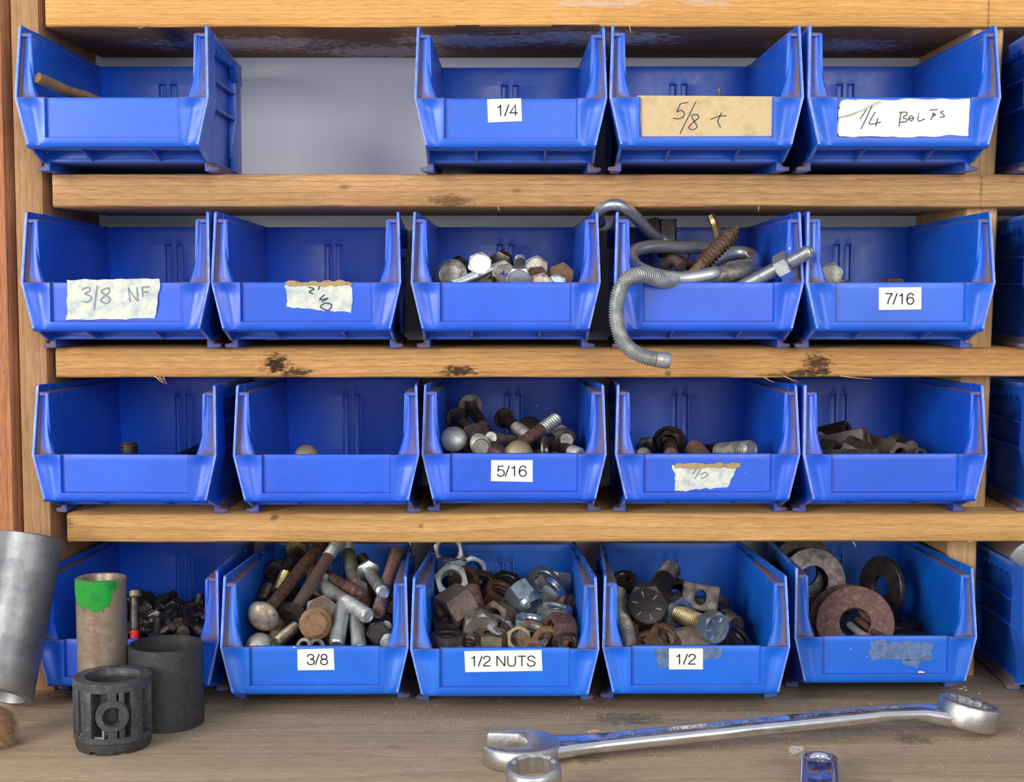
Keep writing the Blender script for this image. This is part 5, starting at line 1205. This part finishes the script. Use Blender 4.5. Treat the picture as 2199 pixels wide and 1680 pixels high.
mb = MB(); mb.sheet([[(1.6, -50, hh_-1.6), (2.8, -50, hh_-1.6)], [(1.6, -32, hh_-1.6), (2.8, -32, hh_-1.6)]], [[(1.6, -50, hh_-2.1), (2.8, -50, hh_-2.1)], [(1.6, -32, hh_-2.1), (2.8, -32, hh_-2.1)]])
link('embossed_mark', mb.mesh('embossed_mark', MM, 0, 30), M['satin'], t)
# ---- fibre brush at the left edge
c = benchp(-18, 1600)
t = thing('fibre_brush', 'tuft of brown bristly fibre at the left edge of the bench', 'brush', (c.x, c.y, 0))
mb = MB(); mb.revolve([(.01, 0), (7, .3), (11, 4), (12, 10), (10, 16), (5, 20), (.01, 21)], 20); link('core', mb.mesh('core', MM, 0, 80), M['fibre'], t)
mb = MB(); rnd = random.Random(3)
for i in range(5000):
    a, zz = rnd.uniform(0, 2*math.pi), rnd.uniform(.5, 20); rr = 12*math.sqrt(max(.05, 1-((zz-9)/12)**2)); d_ = Vector((math.cos(a), math.sin(a), (zz-10)/14)).normalized()
    p = Vector((rr*math.cos(a), rr*math.sin(a), zz))*.92; q = p+d_*rnd.uniform(2.5, 6)+Vector((rnd.uniform(-1.2, 1.2), rnd.uniform(-1.2, 1.2), rnd.uniform(-1.5, 1.)))
    if q.z < .2: q.z = .2
    sd = d_.cross(Vector((0, 0, 1))).normalized()*.12; k = mb.add([p-sd, p+sd, q]); mb.f.append((k, k+1, k+2))
o = link('bristles', mb.mesh('bristles', MM, 0, 80), M['bristle'], t); o['kind'] = 'stuff'
# ---- lint, chips, sawdust
c = benchp(1710, 1622); mb = MB(); rnd = random.Random(5)
for i in range(26):
    p = [Vector((rnd.uniform(-4, 4), rnd.uniform(-3, 3), rnd.uniform(.3, 4.5))) for _ in range(4)]; mb.sweep(p, .10, 4)
o = link('lint_ball', mb.mesh('lint_ball', MM), M['lint']); o.location = c; tag(o, 'small pale lint tuft on the bench left of the wrench handle', 'lint')
for (px, py, l, a, s) in ((1275, 1572, 'pale wood sliver on the bench above the wrench shank', .3, 7), (1870, 1512, 'pale flake on the bench under the washer bin', 1.2, 4.5), (2116, 1514, 'tan crumb on the bench beyond the wrench ring', .8, 4)):
    c = benchp(px, py); mb = MB(); mb.rings([[(-s*.5, -.4, 0), (-s*.5, .4, 0), (-s*.5, 0, .6)], [(0, -.8, 0), (0, .7, 0), (0, .1, 1.2)], [(s*.5, -.2, 0), (s*.5, .2, 0), (s*.5, 0, .4)]])
    o = link('wood_chip', mb.mesh('wood_chip', MM), M['splinter']); o.location = c; o.rotation_euler.z = a; tag(o, l, 'chip', 'wood chips on the bench')
for (px, py, s_) in ((2064, 1480, 2.2), (2072, 1476, 2.4), (2074, 1483, 2.0), (2103, 1490, 1.6)):
    c = benchp(px, py); mb = MB(); mb.rings([[(-s_*.5, -.5, 0), (-s_*.5, .5, 0), (-s_*.4, 0, .5)], [(s_*.5, -.4, 0), (s_*.5, .4, 0), (s_*.4, 0, .4)]])
    o = link('wood_chip', mb.mesh('wood_chip', MM), M['lint']); o.location = c; o.rotation_euler.z = px*.7; tag(o, 'tiny pale chip near the right foot of the washer bin', 'chip', 'tiny pale chips by the washer bin')
t, bx, Yl, bz = BINS['45']; x, z = loc_in('45', 1978, 1450)
mb = MB(); mb.rings([[(x-.0018, .0012, .0164), (x-.0018, .0018, .0166), (x-.0016, .0015, .0172)], [(x+.0004, .0008, .0164), (x+.0004, .0018, .0165), (x, .0013, .0176)], [(x+.0022, .0012, .0164), (x+.0022, .0017, .0164), (x+.0019, .0014, .0169)]])
o = link('paint_flake', mb.mesh('paint_flake'), M['flake']); o.location = t.location; o.rotation_euler = t.rotation_euler; tag(o, 'small pale pink flake caught on the lip of the washer bin', 'flake')
mb = MB(); rnd = random.Random(11)
for i in range(15000):
    k = rnd.random()
    if k < .45: p = Vector((rnd.uniform(-.3, .34), rnd.gauss(-.055, .016)-.004, 0))
    elif k < .75: p = Vector((rnd.uniform(.0, .30), rnd.gauss(-.105, .02), 0))
    else: p = Vector((rnd.uniform(-.34, .36), rnd.uniform(-.2, -.03), 0))
    s = rnd.choice((.00012, .00016, .00022, .00055 if rnd.random() < .08 else .0002)); a = rnd.uniform(0, 6.28)
    pts = [p+Vector((s*math.cos(a+q), s*math.sin(a+q), 0)) for q in (0, 2.1, 4.2)]+[p+Vector((0, 0, s*1.2))]
    j = mb.add(pts); mb.f += [(j, j+1, j+3), (j+1, j+2, j+3), (j+2, j, j+3)]
o = link('sawdust', mb.mesh('sawdust', 1, 0, 20), M['grit']); o['kind'] = 'stuff'; tag(o, 'pale sawdust and grit scattered over the workbench', 'sawdust')
